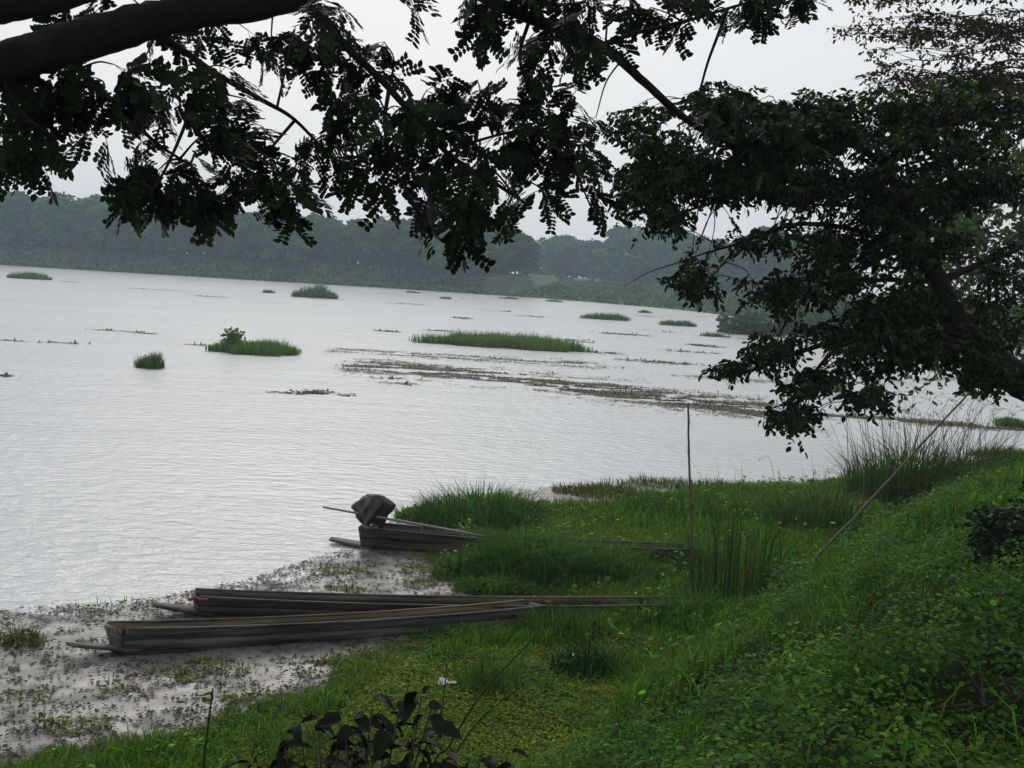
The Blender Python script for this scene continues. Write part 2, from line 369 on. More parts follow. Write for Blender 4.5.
while u < 515:
    for off, lab, hh in ((12, 'hazy grey green tree in the front row on the far left levee', 9.2), (24, 'hazy tree crown rising behind the front row on the far left levee', 10.6)):
        o2 = off + rng.uniform(-2, 2); p = fs_at(u + rng.uniform(-8, 8)) + dd * o2
        far_tree(p[0], p[1], far_z(o2, 0) - rng.uniform(.1, .8), hh * float(np.interp(u, [0, 500], [.93, .80])) * rng.uniform(.93, 1.08), lab, 'trees along the far left levee')
    u += 27
u = 500
while u < 1000:
    for off, lab, hh in ((88, 'pale bluish tree in the front row behind the far green meadow', 9.2), (106, 'pale bluish tree standing second row behind the far green meadow', 11.5)):
        o2 = off + rng.uniform(-5, 5); p = fs_at(u + rng.uniform(-10, 10)) + dd * o2
        far_tree(p[0], p[1], far_z(min(o2, 190), 1) - .1, hh * rng.uniform(.85, 1.2), lab, 'trees behind the far meadow')
    u += 25
p = fs_at(610) + dd * 86; far_tree(p[0], p[1], 2.0, 13.5, 'tallest bluish tree standing up from the far tree line', None, k=1)

g = Geo(); gm = Geo()
for G_, rsel, cnt, base, offs in ((g, 0, 9000, (.028, .045, .018), (.6, 13)), (gm, 1, 15000, (.055, .09, .026), (.6, 85))):
    sel = np.where(us < 505)[0] if rsel == 0 else np.where(us >= 500)[0]; j = rng.uniform(sel[0], sel[-1] - 1, cnt); a_ = j.astype(int); t = (j - a_)[:, None]; base_p = FS[a_] * (1 - t) + FS[a_ + 1] * t
    of = offs[0] + (offs[1] - offs[0]) * rng.uniform(0, 1, cnt) ** 1.5; P = base_p + dd * of[:, None]; zz = np.array([far_z(o_, float(rsel)) for o_ in of])
    zz += rng.uniform(-.1, .45, cnt) * np.clip(.5 + 2 * fbm(P[:, 0] * .2, P[:, 1] * .2), .1, 1.6)
    leaves(G_, np.concatenate([P, zz[:, None]], 1), rdir(cnt, -.1, .9), rdir(cnt, 0, 1), rng.uniform(.3, .8, cnt), rng.uniform(.2, .5, cnt), vary(base, cnt, .3, .1))
cnt = 11000; j = rng.uniform(0, np.where(us < 520)[0][-1] - 1, cnt); a_ = j.astype(int); t = (j - a_)[:, None]; P = FS[a_] * (1 - t) + FS[a_ + 1] * t + dd * rng.uniform(9, 13, (cnt, 1))
cl = np.clip(fbm(P[:, 0] * .35, P[:, 0] * 0 + 2) * 2.2 + .6, .15, 1); zz = 3.2 + 2.6 * cl * rng.uniform(0, 1, cnt)
leaves(g, np.concatenate([P, zz[:, None]], 1), rdir(cnt, -.5, .9), rdir(cnt, 0, 1), rng.uniform(.3, .7, cnt), rng.uniform(.25, .5, cnt), vary((.03, .052, .018), cnt, .3, .1))
cnt = 3500; j = rng.uniform(0, np.where(us < 520)[0][-1] - 1, cnt); a_ = j.astype(int); t = (j - a_)[:, None]; P = FS[a_] * (1 - t) + FS[a_ + 1] * t + dd * rng.uniform(-.5, 2.6, (cnt, 1))
leaves(g, np.concatenate([P, rng.uniform(.05, .75, cnt)[:, None]], 1), rdir(cnt, -.1, .9), rdir(cnt, 0, 1), rng.uniform(.3, .6, cnt), rng.uniform(.2, .4, cnt), vary((.11, .185, .045), cnt, .25, .1))
tag(g.build('levee_scrub', M_far), 'dark rough scrub on the slope of the far levee', 'scrub', kind='stuff')
tag(gm.build('meadow_scrub', M_far), 'light green rough grass on the far meadow', 'grass', kind='stuff')
def bush_meshes(lsize=.22, n=1500, base=(.05, .085, .025)):
    c = Geo(); g = Geo()
    for j in range(7):
        a = rng.uniform(0, 6.28); tube(g, spline([[0, 0, -.05], [.2 * math.cos(a), .2 * math.sin(a), .4], [.55 * math.cos(a), .55 * math.sin(a), .8]], 3), np.linspace(.03, .008, 7), 4)
    P = rdir(n, -.05, 1) * (rng.uniform(.15, 1, (n, 1)) ** .5); P[:, 2] *= .95
    f = 1 + .35 * np.sin(P[:, 0] * 7 + 1) * np.cos(P[:, 1] * 6); P *= f[:, None]
    leaves(c, P, rdir(n, -.5, .8), rdir(n, 0, 1), rng.uniform(.6, 1.2, n) * lsize, rng.uniform(.4, .7, n) * lsize, vary(base, n, .3, .1))
    return g.mesh('stem', M_twig), c.mesh('foliage', M_far)
BM = [bush_meshes() for _ in range(3)]
def bush(x, y, z, w, h, label, group=None, name='bush', k=0):
    r = empty(name, (x, y, z), rng.uniform(0, 6)); r.scale = (w / 2, w / 2, h)
    for nm, me in zip(('stem', 'foliage'), BM[k % 3]):
        o = bpy.data.objects.new(nm, me); COL.objects.link(o); o.parent = r
    return tag(r, label, 'bush', group)
for k, (u, v, w, h) in enumerate([(748, 334, 4.8, 1.9), (800, 335, 5, 2.2), (835, 336, 6, 3.0), (868, 337, 6, 3.2), (900, 338, 7, 3.6), (935, 340, 6, 3.0), (975, 342, 7, 3.5), (1012, 345, 7, 3.4)]):
    p = onz(u, v); lab = 'rounded green bush at the water edge left of the hanging branches' if k == 0 else '%s from the left of the green bushes seen through the dark tree' % ['', 'first', 'second', 'third', 'fourth', 'fifth', 'sixth', 'last'][k]
    bush(p[0], p[1], -.05, w, h, lab, None if k == 0 else 'bushes on the right hand bank', k=k)
for k, (u, v, w, h) in enumerate([(545, 289, 4, 1.6), (632, 293, 6, 2.2), (585, 296, 4, 1.3), (690, 303, 5, 1.7)]):
    p = fs_at(u) + dd * (20 + 12 * k % 30); bush(p[0], p[1], .6, w, h, 'low shrub dotted on the far green meadow', 'shrubs on the far meadow', name='shrub', k=k)

# ------------------------------------------------------------------ grassy islands and weed in the lake
def island(u0, u1, v, depth, h, n, label, base=(.06, .1, .025), lump=None, bw=.03):
    a, b = onz(u0, v - (u1 - u0) * .0288), onz(u1, v + (u1 - u0) * .0288)
    c = (a + b) / 2; rx = np.linalg.norm(b - a) / 2; ang = math.atan2(b[1] - a[1], b[0] - a[0])
    r = empty('grassy_island', (c[0], c[1] + depth * .5, 0), ang)
    # low mat
    na, nr = 36, 5; V = []
    ph = rng.uniform(0, 6.28, 3)
    for j in range(nr + 1):
        for i_ in range(na):
            t = i_ / na * 2 * math.pi; rad = (j / nr) * (1 + .16 * math.sin(3 * t + ph[0]) + .12 * math.sin(7 * t + ph[1]) + .09 * math.sin(13 * t + ph[2]))
            V.append([rad * rx * 1.03 * math.cos(t), rad * depth * .55 * math.sin(t), .10 * (1 - (j / nr) ** 2) - (.03 if j == nr else 0) + .012])
    q = [[j * na + i_, j * na + (i_ + 1) % na, (j + 1) * na + (i_ + 1) % na, (j + 1) * na + i_] for j in range(nr) for i_ in range(na)]
    g = Geo(); g.add(V, q=q); g.build('mat', M_weedmat, r)
    th = rng.uniform(0, 6.28, n); rr = np.sqrt(rng.uniform(0, 1, n)) * .97; P = np.stack([rr * rx * np.cos(th), rr * depth * .52 * np.sin(th), np.full(n, .03)], -1)
    wob = 1 + .16 * np.sin(3 * th + ph[0]) + .12 * np.sin(7 * th + ph[1]) + .09 * np.sin(13 * th + ph[2]); P[:, :2] *= wob[:, None]
    hh = .8 * h * rng.uniform(.4, 1.2, n) * (1.05 - .62 * rr ** 4) * (1 + 1.1 * fbm(P[:, 0] * 1.6 / max(bw * 30, .6) + ph[0] * 5, P[:, 1] * 1.6))
    if lump is not None: hh *= 1 + .5 * np.exp(-((P[:, 0] / rx - lump) / .18) ** 2)
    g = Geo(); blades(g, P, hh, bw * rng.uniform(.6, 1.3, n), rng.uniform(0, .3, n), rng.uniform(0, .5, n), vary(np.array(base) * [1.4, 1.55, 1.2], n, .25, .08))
    o = g.build('grass', M_grass, r); o['kind'] = 'stuff'
    return tag(r, label, 'island', 'grassy islands in the lake'), rx
island(426, 588, 349, 3.2, .85, 9000, 'long bright green grassy island in the middle of the lake', (.075, .115, .025))
r, rx = island(203, 293, 355, 2.0, .62, 4500, 'green grassy island with a leafy tuft at its left end', (.06, .12, .022), bw=.025)
g = Geo(); n = 260; P = rdir(n) * rng.uniform(.2, 1, (n, 1)) * [.55, .4, .5] + [-rx * .5, 0, .55]
leaves(g, P, rdir(n, -.3, .8), rdir(n, 0, 1), rng.uniform(.1, .22, n), rng.uniform(.07, .14, n), vary((.07, .13, .025), n, .25)); g.build('leafy_tuft', M_leaf, r)['kind'] = 'stuff'
island(132, 160, 369, .9, .62, 900, 'small dark reed tuft standing alone in the water', (.05, .07, .025), lump=.5, bw=.022)
island(291, 336, 298, 2.5, 1.3, 1500, 'humped dark green islet on the distant left water', (.055, .085, .03), lump=.2, bw=.06)
island(3, 47, 279, 2.5, .9, 1400, 'flat green islet at the left edge of the lake', (.065, .1, .03), bw=.06)
island(583, 632, 320, 2.2, .75, 1300, 'low green islet above the right end of the long island', (.055, .085, .025), bw=.05)
island(660, 696, 326, 1.8, .65, 900, 'small dark islet right of the pair in the distant centre', (.05, .075, .022), bw=.05)
island(261, 273, 293, 1.2, .5, 350, 'tiny green tuft left of the humped islet', (.05, .08, .025), bw=.05)
island(405, 420, 293, 1.2, .4, 300, 'tiny weed tuft right of the humped islet', (.05, .07, .03), bw=.05)
island(812, 850, 392, 1.3, .6, 1200, 'pale green tuft seen through the hanging branches', (.08, .12, .03), bw=.025)
island(1002, 1030, 428, .9, .32, 900, 'leafy weed tuft at the right edge of the water', (.07, .12, .03), bw=.03)
island(975, 1040, 459, .7, .3, 900, 'yellowish grass tuft in shallow water at the right edge', (.09, .1, .04), bw=.015)
island(735, 770, 322, 2, .6, 500, 'thin green islet beside the rounded water bush', (.06, .09, .03), bw=.05)
island(845, 862, 296, 1.5, .6, 250, 'faint far tuft behind the dark tree', (.06, .09, .03), bw=.05)

for u0, u1, v, lab in ((498, 520, 299, 'tiny weed hump on the water below the meadow end'), (546, 564, 302, 'tiny weed hump left of the low green islet'), (702, 730, 337, 'small weed hump left of the rounded water bush'), (638, 652, 313, 'tiny tuft above the small dark islet'), (440, 452, 299, 'tiny tuft in line with the humped islet')):
    island(u0, u1, v, 1.0, .4, 260, lab, (.05, .075, .025), bw=.05)
def weed_raft(name, poly, width, n, label, size=(.04, .13), up=.04, base=(.15, .14, .10), cat='weed'):
    """floating leaves strewn along a line on the water"""
    L = np.array([onz(*p)[:2] for p in poly]); seg = np.linalg.norm(np.diff(L, axis=0), axis=1); cum = np.concatenate([[0], np.cumsum(seg)])
    s = rng.uniform(0, cum[-1], n); x = np.interp(s, cum, L[:, 0]); y = np.interp(s, cum, L[:, 1])
    y = y + rng.normal(0, 1, n) * width * (.35 + .65 * (fbm(s * .7, s * 0 + 3.3) + .5)); x = x + rng.normal(0, .3, n)
    keep = (fbm(x * .3 + 5, y * 1.7) > -.02) & (fbm(x * 2, y * 3) > -.1); x, y = x[keep], y[keep]; n = len(x)
    P = np.stack([x, y, rng.uniform(.006, .03, n)], -1); sz = rng.uniform(*size, n)
    A = rdir(n, -.05, .08); Nn = np.stack([rng.normal(0, .1, n), rng.normal(0, .1, n), np.ones(n)], -1)
    g = Geo(); leaves(g, P, A, Nn, sz, sz * rng.uniform(.4, .8, n), vary(base, n, .35, .1), 0)
    m = int(n * up); leaves(g, P[:m], rdir(m, .3, 1), rdir(m), sz[:m] * .8, sz[:m] * .4, vary((.06, .085, .03), m, .3))
    return tag(g.build(name, M_leaf), label, cat, kind='stuff')
weed_raft('floating_weed', [(350, 364), (430, 371), (520, 379), (610, 390), (700, 402), (790, 413)], 2.3, 60000, 'long brownish raft of floating weed below the long island')
weed_raft('floating_weed', [(470, 381), (560, 388), (650, 398), (740, 409)], .8, 12000, 'narrow inner strand of the brown weed raft')
weed_raft('floating_weed', [(770, 412), (860, 418), (950, 424), (1060, 434)], .6, 9000, 'thin weed strand reaching to the right edge of the water')
weed_raft('floating_weed', [(330, 350), (420, 355), (520, 361), (600, 366)], 1.3, 9000, 'loose weed strand beside the long island', base=(.09, .095, .06))
weed_raft('floating_weed', [(560, 362), (640, 370), (740, 381), (860, 383), (1000, 378)], .9, 7000, 'scattered weed strands right of the long island')
for pl, lab in [([(0, 340), (80, 344)], 'dark weed streak near the left edge of the water'), ([(100, 330), (155, 334)], 'short dark streak above the leafy island'),
                ([(110, 287), (190, 292)], 'thin line of weed below the levee'), ([(48, 281), (75, 282.5)], 'weed tail behind the left islet'), ([(336, 300), (385, 304)], 'weed tail right of the humped islet'),
                ([(255, 392), (335, 397)], 'few weed specks on open water'), ([(0, 375), (22, 376)], 'small dark weed speck at the left edge'), ([(440, 297), (470, 300)], 'weed specks below the far shore'),
                ([(195, 345), (235, 349)], 'weed strand left of the leafy island'), ([(380, 331), (395, 332)], 'weed speck above the brown raft'), ([(640, 330), (760, 340)], 'weed streaks near the rounded water bush'), ([(500, 298), (560, 302)], 'weed line along the far meadow')]:
    weed_raft('floating_weed', pl, .3, 420, lab, size=(.05, .2), up=.1, base=(.05, .055, .035))

for k, (u0, v0, u1) in enumerate([(560, 299, 600), (612, 309, 650), (640, 316, 680), (690, 316, 735), (700, 336, 790), (600, 333, 650), (560, 340, 590), (650, 350, 720), (620, 360, 690), (700, 368, 790), (590, 352, 625), (480, 310, 510), (520, 316, 545), (390, 303, 420), (455, 318, 470), (200, 296, 225), (380, 380, 420), (310, 394, 330), (840, 366, 900), (880, 392, 980), (430, 330, 450), (690, 345, 720)]):
    weed_raft('floating_weed', [(u0, v0), (u1, v0 + (u1 - u0) * .06)], 0.8, 800, 'thin scattered weed streak on the open water of the lake', size=(.05, .2), up=.08, base=(.06, .062, .04))['group'] = 'scattered weed streaks'
# ------------------------------------------------------------------ boats
def boat(name, loc, ang, L, wm, we, hs, label, tilt=(0, 0), tongue=.4, tints=((1, 1, 1), (1, 1, 1)), ribs=0, skew=0.0):
    r = empty(name, loc, ang); r.rotation_euler = (R(tilt[0]), R(tilt[1]), ang)
    n = 20; t = np.linspace(0, 1, n)
    half = we / 2 + (wm - we) / 2 * np.sin(math.pi * t) ** .75
    sheer = .05 * (2 * t - 1) ** 2
    X = (t - .5) * L
    for sgn, tint in ((-1, tints[0]), (1, tints[1])):
        for lo, hi, fl0, fl1, nm in ((0, .52, 0, .025, 'side_plank'), (.53, 1.0, .026, .05, 'side_plank')):
            g = Geo(); V = []
            for i in range(n):
                z0 = hs * lo + sheer[i] * lo; z1 = hs * hi + sheer[i] * hi + (rng.normal(0, .003) if lo else 0)
                for (zz, f) in ((z0, fl0), (z1, fl1)):
                    for th in (0, .022): V.append([X[i], sgn * (half[i] + f + th - (.004 if lo else 0)), zz])
            q = []
            for i in range(n - 1):
                a = i * 4; b = a + 4
                q += [[a + 1, b + 1, b + 3, a + 3], [a, a + 2, b + 2, b], [a + 2, a + 3, b + 3, b + 2], [a, b, b + 1, a + 1]]
            e = (n - 1) * 4; q += [[0, 1, 3, 2], [e, e + 2, e + 3, e + 1]]
            wear = .8 + 1.0 * (fbm(np.repeat(X, 4) * 2 + sgn * 5, np.array(V)[:, 2] * 4) + .3)
            g.add(V, q=q, c=np.array(tint)[None] * wear[:, None]); g.build(nm, M_wood, r)
        g = Geo(); P = np.stack([X, sgn * (half + .065), hs + sheer + .008], -1)      # rubbing strip
        V = (P[:, None] + np.array([[0, -.015, -.012], [0, .015, -.012], [0, .015, .012], [0, -.015, .012]])[None]).reshape(-1, 3); i4 = np.arange(n - 1)[:, None] * 4; j4 = np.arange(4)[None]; k4 = (j4 + 1) % 4
        g.add(V, q=np.concatenate([np.stack([i4 + j4, i4 + k4, i4 + 4 + k4, i4 + 4 + j4], -1).reshape(-1, 4), [[3, 2, 1, 0], [4 * n - 4, 4 * n - 3, 4 * n - 2, 4 * n - 1]]]), c=np.array(tint) * 1.15)
        g.build('gunwale', M_wood, r)
    g = Geo(); V = []
    for i in range(n): V += [[X[i], -half[i] - .01, .004], [X[i], half[i] + .01, .004], [X[i], -half[i] - .01, -.025], [X[i], half[i] + .01, -.025]]
    q = []
    for i in range(n - 1):
        a = i * 4; b = a + 4; q += [[a, b, b + 1, a + 1], [a + 2, a + 3, b + 3, b + 2], [a, a + 2, b + 2, b], [a + 1, b + 1, b + 3, a + 3]]
    g.add(V, q=q, c=(.7, .68, .6)); g.build('bottom_board', M_wood, r)
    for sgn in (-1, 1):
        g = Geo(); x0 = sgn * (L / 2 - .02); h2 = half[0] + .03
        V = [[x0, -half[0], 0], [x0, half[0], 0], [x0 + sgn * .05, h2 + .01, hs + .045], [x0 + sgn * .05, -h2 - .01, hs + .045]]
        V2 = [[a + sgn * .03, b, c] for a, b, c in V]
        g.add(V + V2, q=[[0, 1, 2, 3], [4, 7, 6, 5], [0, 4, 5, 1], [1, 5, 6, 2], [2, 6, 7, 3], [3, 7, 4, 0]], c=(1.0, .97, .94)); g.build('transom', M_wood, r)
        g = Geo(); V = []
        for s_ in np.linspace(0, 1, 6):
            x = x0 + sgn * (-.12 + s_ * (tongue + .12)); w = (half[0] + .055) * (1 - .55 * s_ ** 1.3); zz = .02 + .07 * s_ ** 1.3
            V += [[x, -w, zz + .012], [x, w, zz + .012], [x, -w, zz - .016], [x, w, zz - .016]]
        q = []
        for i in range(5):
            a = i * 4; b = a + 4; q += [[a, b, b + 1, a + 1], [a + 2, a + 3, b + 3, b + 2], [a, a + 2, b + 2, b], [a + 1, b + 1, b + 3, a + 3]]
        q += [[20, 22, 23, 21], [0, 1, 3, 2]]
        g.add(V, q=q, c=(1.0, .95, .85)); g.build('end_platform', M_wood, r)
    for k in range(ribs):
        f = (k + 1) / (ribs + 1); w = float(np.interp(f, t, half)); g = Geo(); box(g, ((f - .5) * L, 0, hs * .78), .09, 2 * w + .04, .022, None, (1.1, 1, .85)); g.build('thwart', M_wood, r)
    if skew:
        for ch in [o for o in COL.objects if o.parent == r]:
            for v_ in ch.data.vertices: v_.co.x += skew * v_.co.y
    return tag(r, label, 'boat')
def boat_between(uv0, uv1, z, off, **k):
    a, b = onz(*uv0, z), onz(*uv1, z); d = (b - a)[:2]; Ln = np.linalg.norm(d); ang = math.atan2(d[1], d[0])
    nrm_ = np.array([-math.sin(ang), math.cos(ang)]); c = (a[:2] + b[:2]) / 2 + nrm_ * off
    return c, ang, Ln
c, a, Ln = boat_between((118, 636), (540, 606), .235, .11)
boat('wooden_boat', (c[0], c[1], .015), a, Ln, .20, .16, .19, 'weathered grey plank boat lying nearest on the weedy shallows', (-4, .9), .46, ((.72, .73, .75), (.85, .64, .4)), skew=-.55)
c, a, Ln = boat_between((196, 602), (690, 605), .20, .14)
boat('wooden_boat', (c[0], c[1], .01), a, Ln, .22, .16, .165, 'low brown plank boat lying just behind the nearest boat', (0, .5), .5, ((.5, .42, .34), (.62, .48, .36)), skew=-.3)
g = Geo(); p = onz(190, 600, .24); tube(g, spline([p + [-.02, 0, -.005], p + [.05, .03, .02], p + [.12, .0, .01], p + [.18, .05, .0]], 4), .016, 6)
tag(g.build('rope_scrap', M_red), 'small red scrap on the left end of the low brown boat', 'scrap')
c, a, Ln = boat_between((362, 528), (690, 551), .30, .18)
B3 = boat('motor_boat', (c[0], c[1], -.02), a, Ln, .30, .26, .27, 'dark brown boat with a covered engine, bow hidden in grass', (-2, 0), .5, ((.5, .38, .33), (.45, .36, .3)))
# covered long-tail engine on the stern
ep = at(370, 525, 15.35); er = empty('boat_engine', ep, a); er.scale = (.80, .85, .9)
g = Geo(); nu, nv = 48, 28; V = []
for j in range(nv + 1):
    f = j / nv; zz = .05 + .44 * f; prof = (.15 + .16 * math.sin(math.pi * min(1, .12 + f * .95)) ** .7) if f < 1 else 0.03
    for i in range(nu):
        t = i / nu * 2 * math.pi; fold = .92 + .13 * math.sin(4 * t + 3 * f) + .09 * math.sin(7 * t - 6 * f) + .05 * math.sin(11 * t + 9 * f) + .025 * math.sin(19 * t - 14 * f)
        x = prof * fold * .93 * math.cos(t) + .10 * (f - .35) + (.14 * max(0, math.cos(t)) ** 3 * max(0, 1 - abs(f - .72) * 3))
        sag = -.05 * (1 - f) * math.sin(3 * t + 1) - .06 * (1 - f) * math.cos(t)
        V.append([x, prof * fold * .8 * math.sin(t), zz + sag])
V.append([.06, 0, .50]); q = [[j * nu + i, j * nu + (i + 1) % nu, (j + 1) * nu + (i + 1) % nu, (j + 1) * nu + i] for j in range(nv) for i in range(nu)]
g.add(V, q=q, t=[[nv * nu + i, nv * nu + (i + 1) % nu, len(V) - 1] for i in range(nu)]); g.build('engine_cover', M_tarp, er, True)
g = Geo(); tube(g, spline([[.17, -.02, .40], [.24, -.02, .38], [.27, -.03, .30], [.25, -.02, .2]], 4), [.03, .05, .06, .055, .05, .06, .06, .055, .06, .06, .05, .05, .03], 8, wob=.12); g.build('cover_tail', M_tarp, er, True)
g = Geo()
for x, y in ((-.02, -.05), (.10, -.04), (.04, .06)): tube(g, [[x, y, -.04], [x + .01, y, .05], [x, y, .16]], .022, 6)
box(g, (.04, 0, -.02), .22, .2, .03); g.build('engine_mount', M_metal, er)
e0 = at(323, 507, 15.25) - ep; e1 = at(488, 537, 15.1) - ep; Rz = np.array([[math.cos(-a), -math.sin(-a), 0], [math.sin(-a), math.cos(-a), 0], [0, 0, 1]])
e0, e1 = (Rz @ e0) / [.80, .85, .9], (Rz @ e1) / [.80, .85, .9]; g = Geo(); tube(g, [e0 + (e1 - e0) * s for s in np.linspace(0, 1, 8)], np.linspace(.017, .024, 8), 7); g.build('drive_shaft', M_metal, er)
g = Geo(); m_ = e0 + (e1 - e0) * .60; tube(g, [m_ + [0, 0, .02], m_ + [.01, 0, -.05], m_ + [.02, -.01, -.14]], .018, 6); g.build('shaft_bracket', M_metal, er)
tag(er, 'engine wrapped in black cover with long metal shaft, on boat stern', 'engine')

# ------------------------------------------------------------------ poles
def pole(name, p0, p1, r0, r1, label, nodes=9):
    g = Geo(); k = 24; P = np.array([p0 + (p1 - p0) * s for s in np.linspace(0, 1, k)]); P[:, 0] += .02 * np.sin(np.linspace(0, 5, k)) + rng.normal(0, .003, k); rr = np.linspace(r0, r1, k); rr[::3] *= 1.13
    tube(g, P, rr, 8); return tag(g.build(name, M_bamboo), label, 'pole')
pb = hit(692, 604); pt = at(690, 403, np.dot(pb - CAM, Fw)); pole('bamboo_pole', pb - [0, 0, .3], pt, .017, .012, 'thin upright bamboo pole stuck in the grass beside the reeds')
pb = hit(806, 567); pt = at(978, 385, 15.8); pole('bamboo_pole', pb - (pt - pb) * .08, pt, .022, .013, 'long bamboo pole leaning to the right over the grass')
pb = hit(798, 568) + [0, 0, .06]; pole('bamboo_pole', pb, hit(830, 566) + [0, 0, .05], .025, .02, 'short dark pole lying at the foot of the leaning pole')
pb = onz(540, 612, .1); pt = onz(566, 610, .14); g = Geo(); box(g, (pb + pt) / 2 , np.linalg.norm(pt - pb), .09, .03, None, (1.5, 1.4, 1.3)); tag(g.build('loose_plank', M_wood), 'loose pale board at the right end of the nearest boat', 'plank')

# ------------------------------------------------------------------ marsh grass
def scatter(n, xlo, xhi, ylo, yhi, power=1.6):
    """more near the camera, only where it can be seen plus a margin"""
    out = []
    while sum(len(o) for o in out) < n:
        m = n * 2; y = ylo + (yhi - ylo) * rng.uniform(0, 1, m) ** power; x = rng.uniform(xlo, xhi, m)
        k = (np.abs(x) < y * .60 + 1.2); out.append(np.stack([x[k], y[k]], -1))
    return np.concatenate(out)[:n]
P = scatter(260000, -9, 15, 5.5, 30); dw, dg, s = Z = zones(P); z = ground_z(P, Z)
n2 = fbm(P[:, 0] * 3.5 + 9, P[:, 1] * 3.5); nA = fbm(P[:, 0] * .8 + 4, P[:, 1] * .8); nB = fbm(P[:, 0] * 2.2, P[:, 1] * 2.2 + 5)
incar = inside(P, CARPET) & (sdist(P, CARPET) > .15 + nB * .6)
k = (dg + n2 * .8 > .05) & (z > .01) & (s < 1.2 + nA) & ~(incar & (rng.random(len(P)) < .93)) & (nB > -.33 + .1 * rng.random(len(P)))
def near_seg(P, a, b, w): return sdist(P, np.array([a, b])) < w
for bo in [o for o in COL.objects if o.get('category') == 'boat']:
    L2 = 2.6; ca, sa = math.cos(bo.rotation_euler[2]), math.sin(bo.rotation_euler[2]); cx, cy = bo.location[0], bo.location[1]
    k &= ~near_seg(P, (cx - ca * L2, cy - sa * L2), (cx + ca * L2 * .86, cy + sa * L2 * .86), .2)
P, z, dg, s, nA, nB = P[k], z[k], dg[k], s[k], nA[k], nB[k]; n = len(P)
h = (.06 + .26 * np.clip(nB + .3, 0, 1) ** 1.3 + .14 * np.clip(nA + .2, 0, 1)) * rng.uniform(.5, 1.3, n) * np.clip(.35 + dg, .35, 1)
lush = vary((.066, .165, .016), n, .42, .12); olive = vary((.125, .16, .02), n, .4, .12); mixk = np.clip(.35 - nA * 1.6, 0, 1)[:, None]
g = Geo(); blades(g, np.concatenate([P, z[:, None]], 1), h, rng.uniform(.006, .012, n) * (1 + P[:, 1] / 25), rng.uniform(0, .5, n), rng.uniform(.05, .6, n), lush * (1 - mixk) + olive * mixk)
tag(g.build('marsh_grass', M_grass), 'green marsh grass covering the flat shore around the boats', 'grass', kind='stuff')
# carpet of tiny water plants
lo, hi = CARPET.min(0) - .6, CARPET.max(0) + .6; n = 85000; P = rng.uniform(lo, hi, (n, 2)); Z = zones(P); z = ground_z(P, Z)
k = (Z[1] + fbm(P[:, 0] * 3.5 + 9, P[:, 1] * 3.5) * .8 > -.02) & (Z[2] < .9) & (z > 0) & ((inside(P, CARPET)) | (rng.random(n) < .35)); P, z = P[k], z[k]; n = len(P)
c1 = vary((.125, .18, .011), n, .28, .1); c2 = vary((.06, .125, .011), n, .32, .1); kk = np.clip(fbm(P[:, 0] * 2, P[:, 1] * 2) * 3 + .5, 0, 1)[:, None]
hb = np.abs(rng.normal(0, .022, n)); g = Geo()
leaves(g, np.concatenate([P, (z + .006 + hb)[:, None]], 1), rdir(n, -.1, .4), np.stack([rng.normal(0, .35, n), rng.normal(0, .35, n), np.ones(n)], -1), rng.uniform(.018, .036, n), rng.uniform(.014, .028, n), c1 * kk + c2 * (1 - kk))
tag(g.build('water_plant_carpet', M_leaf), 'low yellow green carpet of tiny water plants in the foreground', 'ground cover', kind='stuff')
# broad-leaved weeds among the marsh grass
P = scatter(70000, -9, 15, 7, 26, 1.3); Z = dw, dg, s = zones(P); z = ground_z(P, Z); nW = fbm(P[:, 0] * 1.7 + 31, P[:, 1] * 1.7); k = (dg > .1) & (s < .8) & (nW > .06) & ~inside(P, CARPET); P, z, nW = P[k], z[k], nW[k]; n = len(P)
sz = rng.uniform(.025, .065, n) * (1 + P[:, 1] / 30); g = Geo(); leaves(g, np.concatenate([P, (z + rng.uniform(.03, 1, n) * (.1 + 1.1 * (nW - .06)))[:, None]], 1), rdir(n, -.4, .7), np.stack([rng.normal(0, .5, n), rng.normal(0, .5, n), np.ones(n)], -1), sz, sz * .55, vary((.07, .165, .02), n, .42, .12), .2)
tag(g.build('marsh_weeds', M_leaf), 'broad leaved weeds growing among the marsh grass', 'weeds', kind='stuff')
# leaf litter and floating bits on the grey scum
P = scatter(150000, -9, 4, 7.0, 17, 1.2); Z = dw, dg, s = zones(P); z = ground_z(P, Z)
cl = fbm(P[:, 0] * 6, P[:, 1] * 9 + 2) + .16 * np.exp(-(dw / .35) ** 2) + .12 * np.exp(-(dg / .3) ** 2) + .12 * fbm(P[:, 0] * 1.2, P[:, 1] * 1.2); k = (dw > -.25) & (dg < .25) & (s < -.2) & (cl + rng.normal(0, .05, len(P)) + .25 * (rng.random(len(P)) < .12) > .04); P, z = P[k], z[k]; n = len(P)
sz = rng.uniform(.015, .048, n); g = Geo(); c = vary((.068, .06, .042), n, .4, .12)
leaves(g, np.concatenate([P, (np.maximum(z, 0) + rng.uniform(.006, .02, n))[:, None]], 1), rdir(n, -.06, .2), np.stack([rng.normal(0, .15, n), rng.normal(0, .15, n), np.ones(n)], -1), sz, sz * rng.uniform(.35, .8, n), c, .05)
tag(g.build('floating_leaf_litter', M_leaf), 'brown rotting leaves strewn on the pale scummy shallows', 'leaf litter', kind='stuff')
g = Geo()
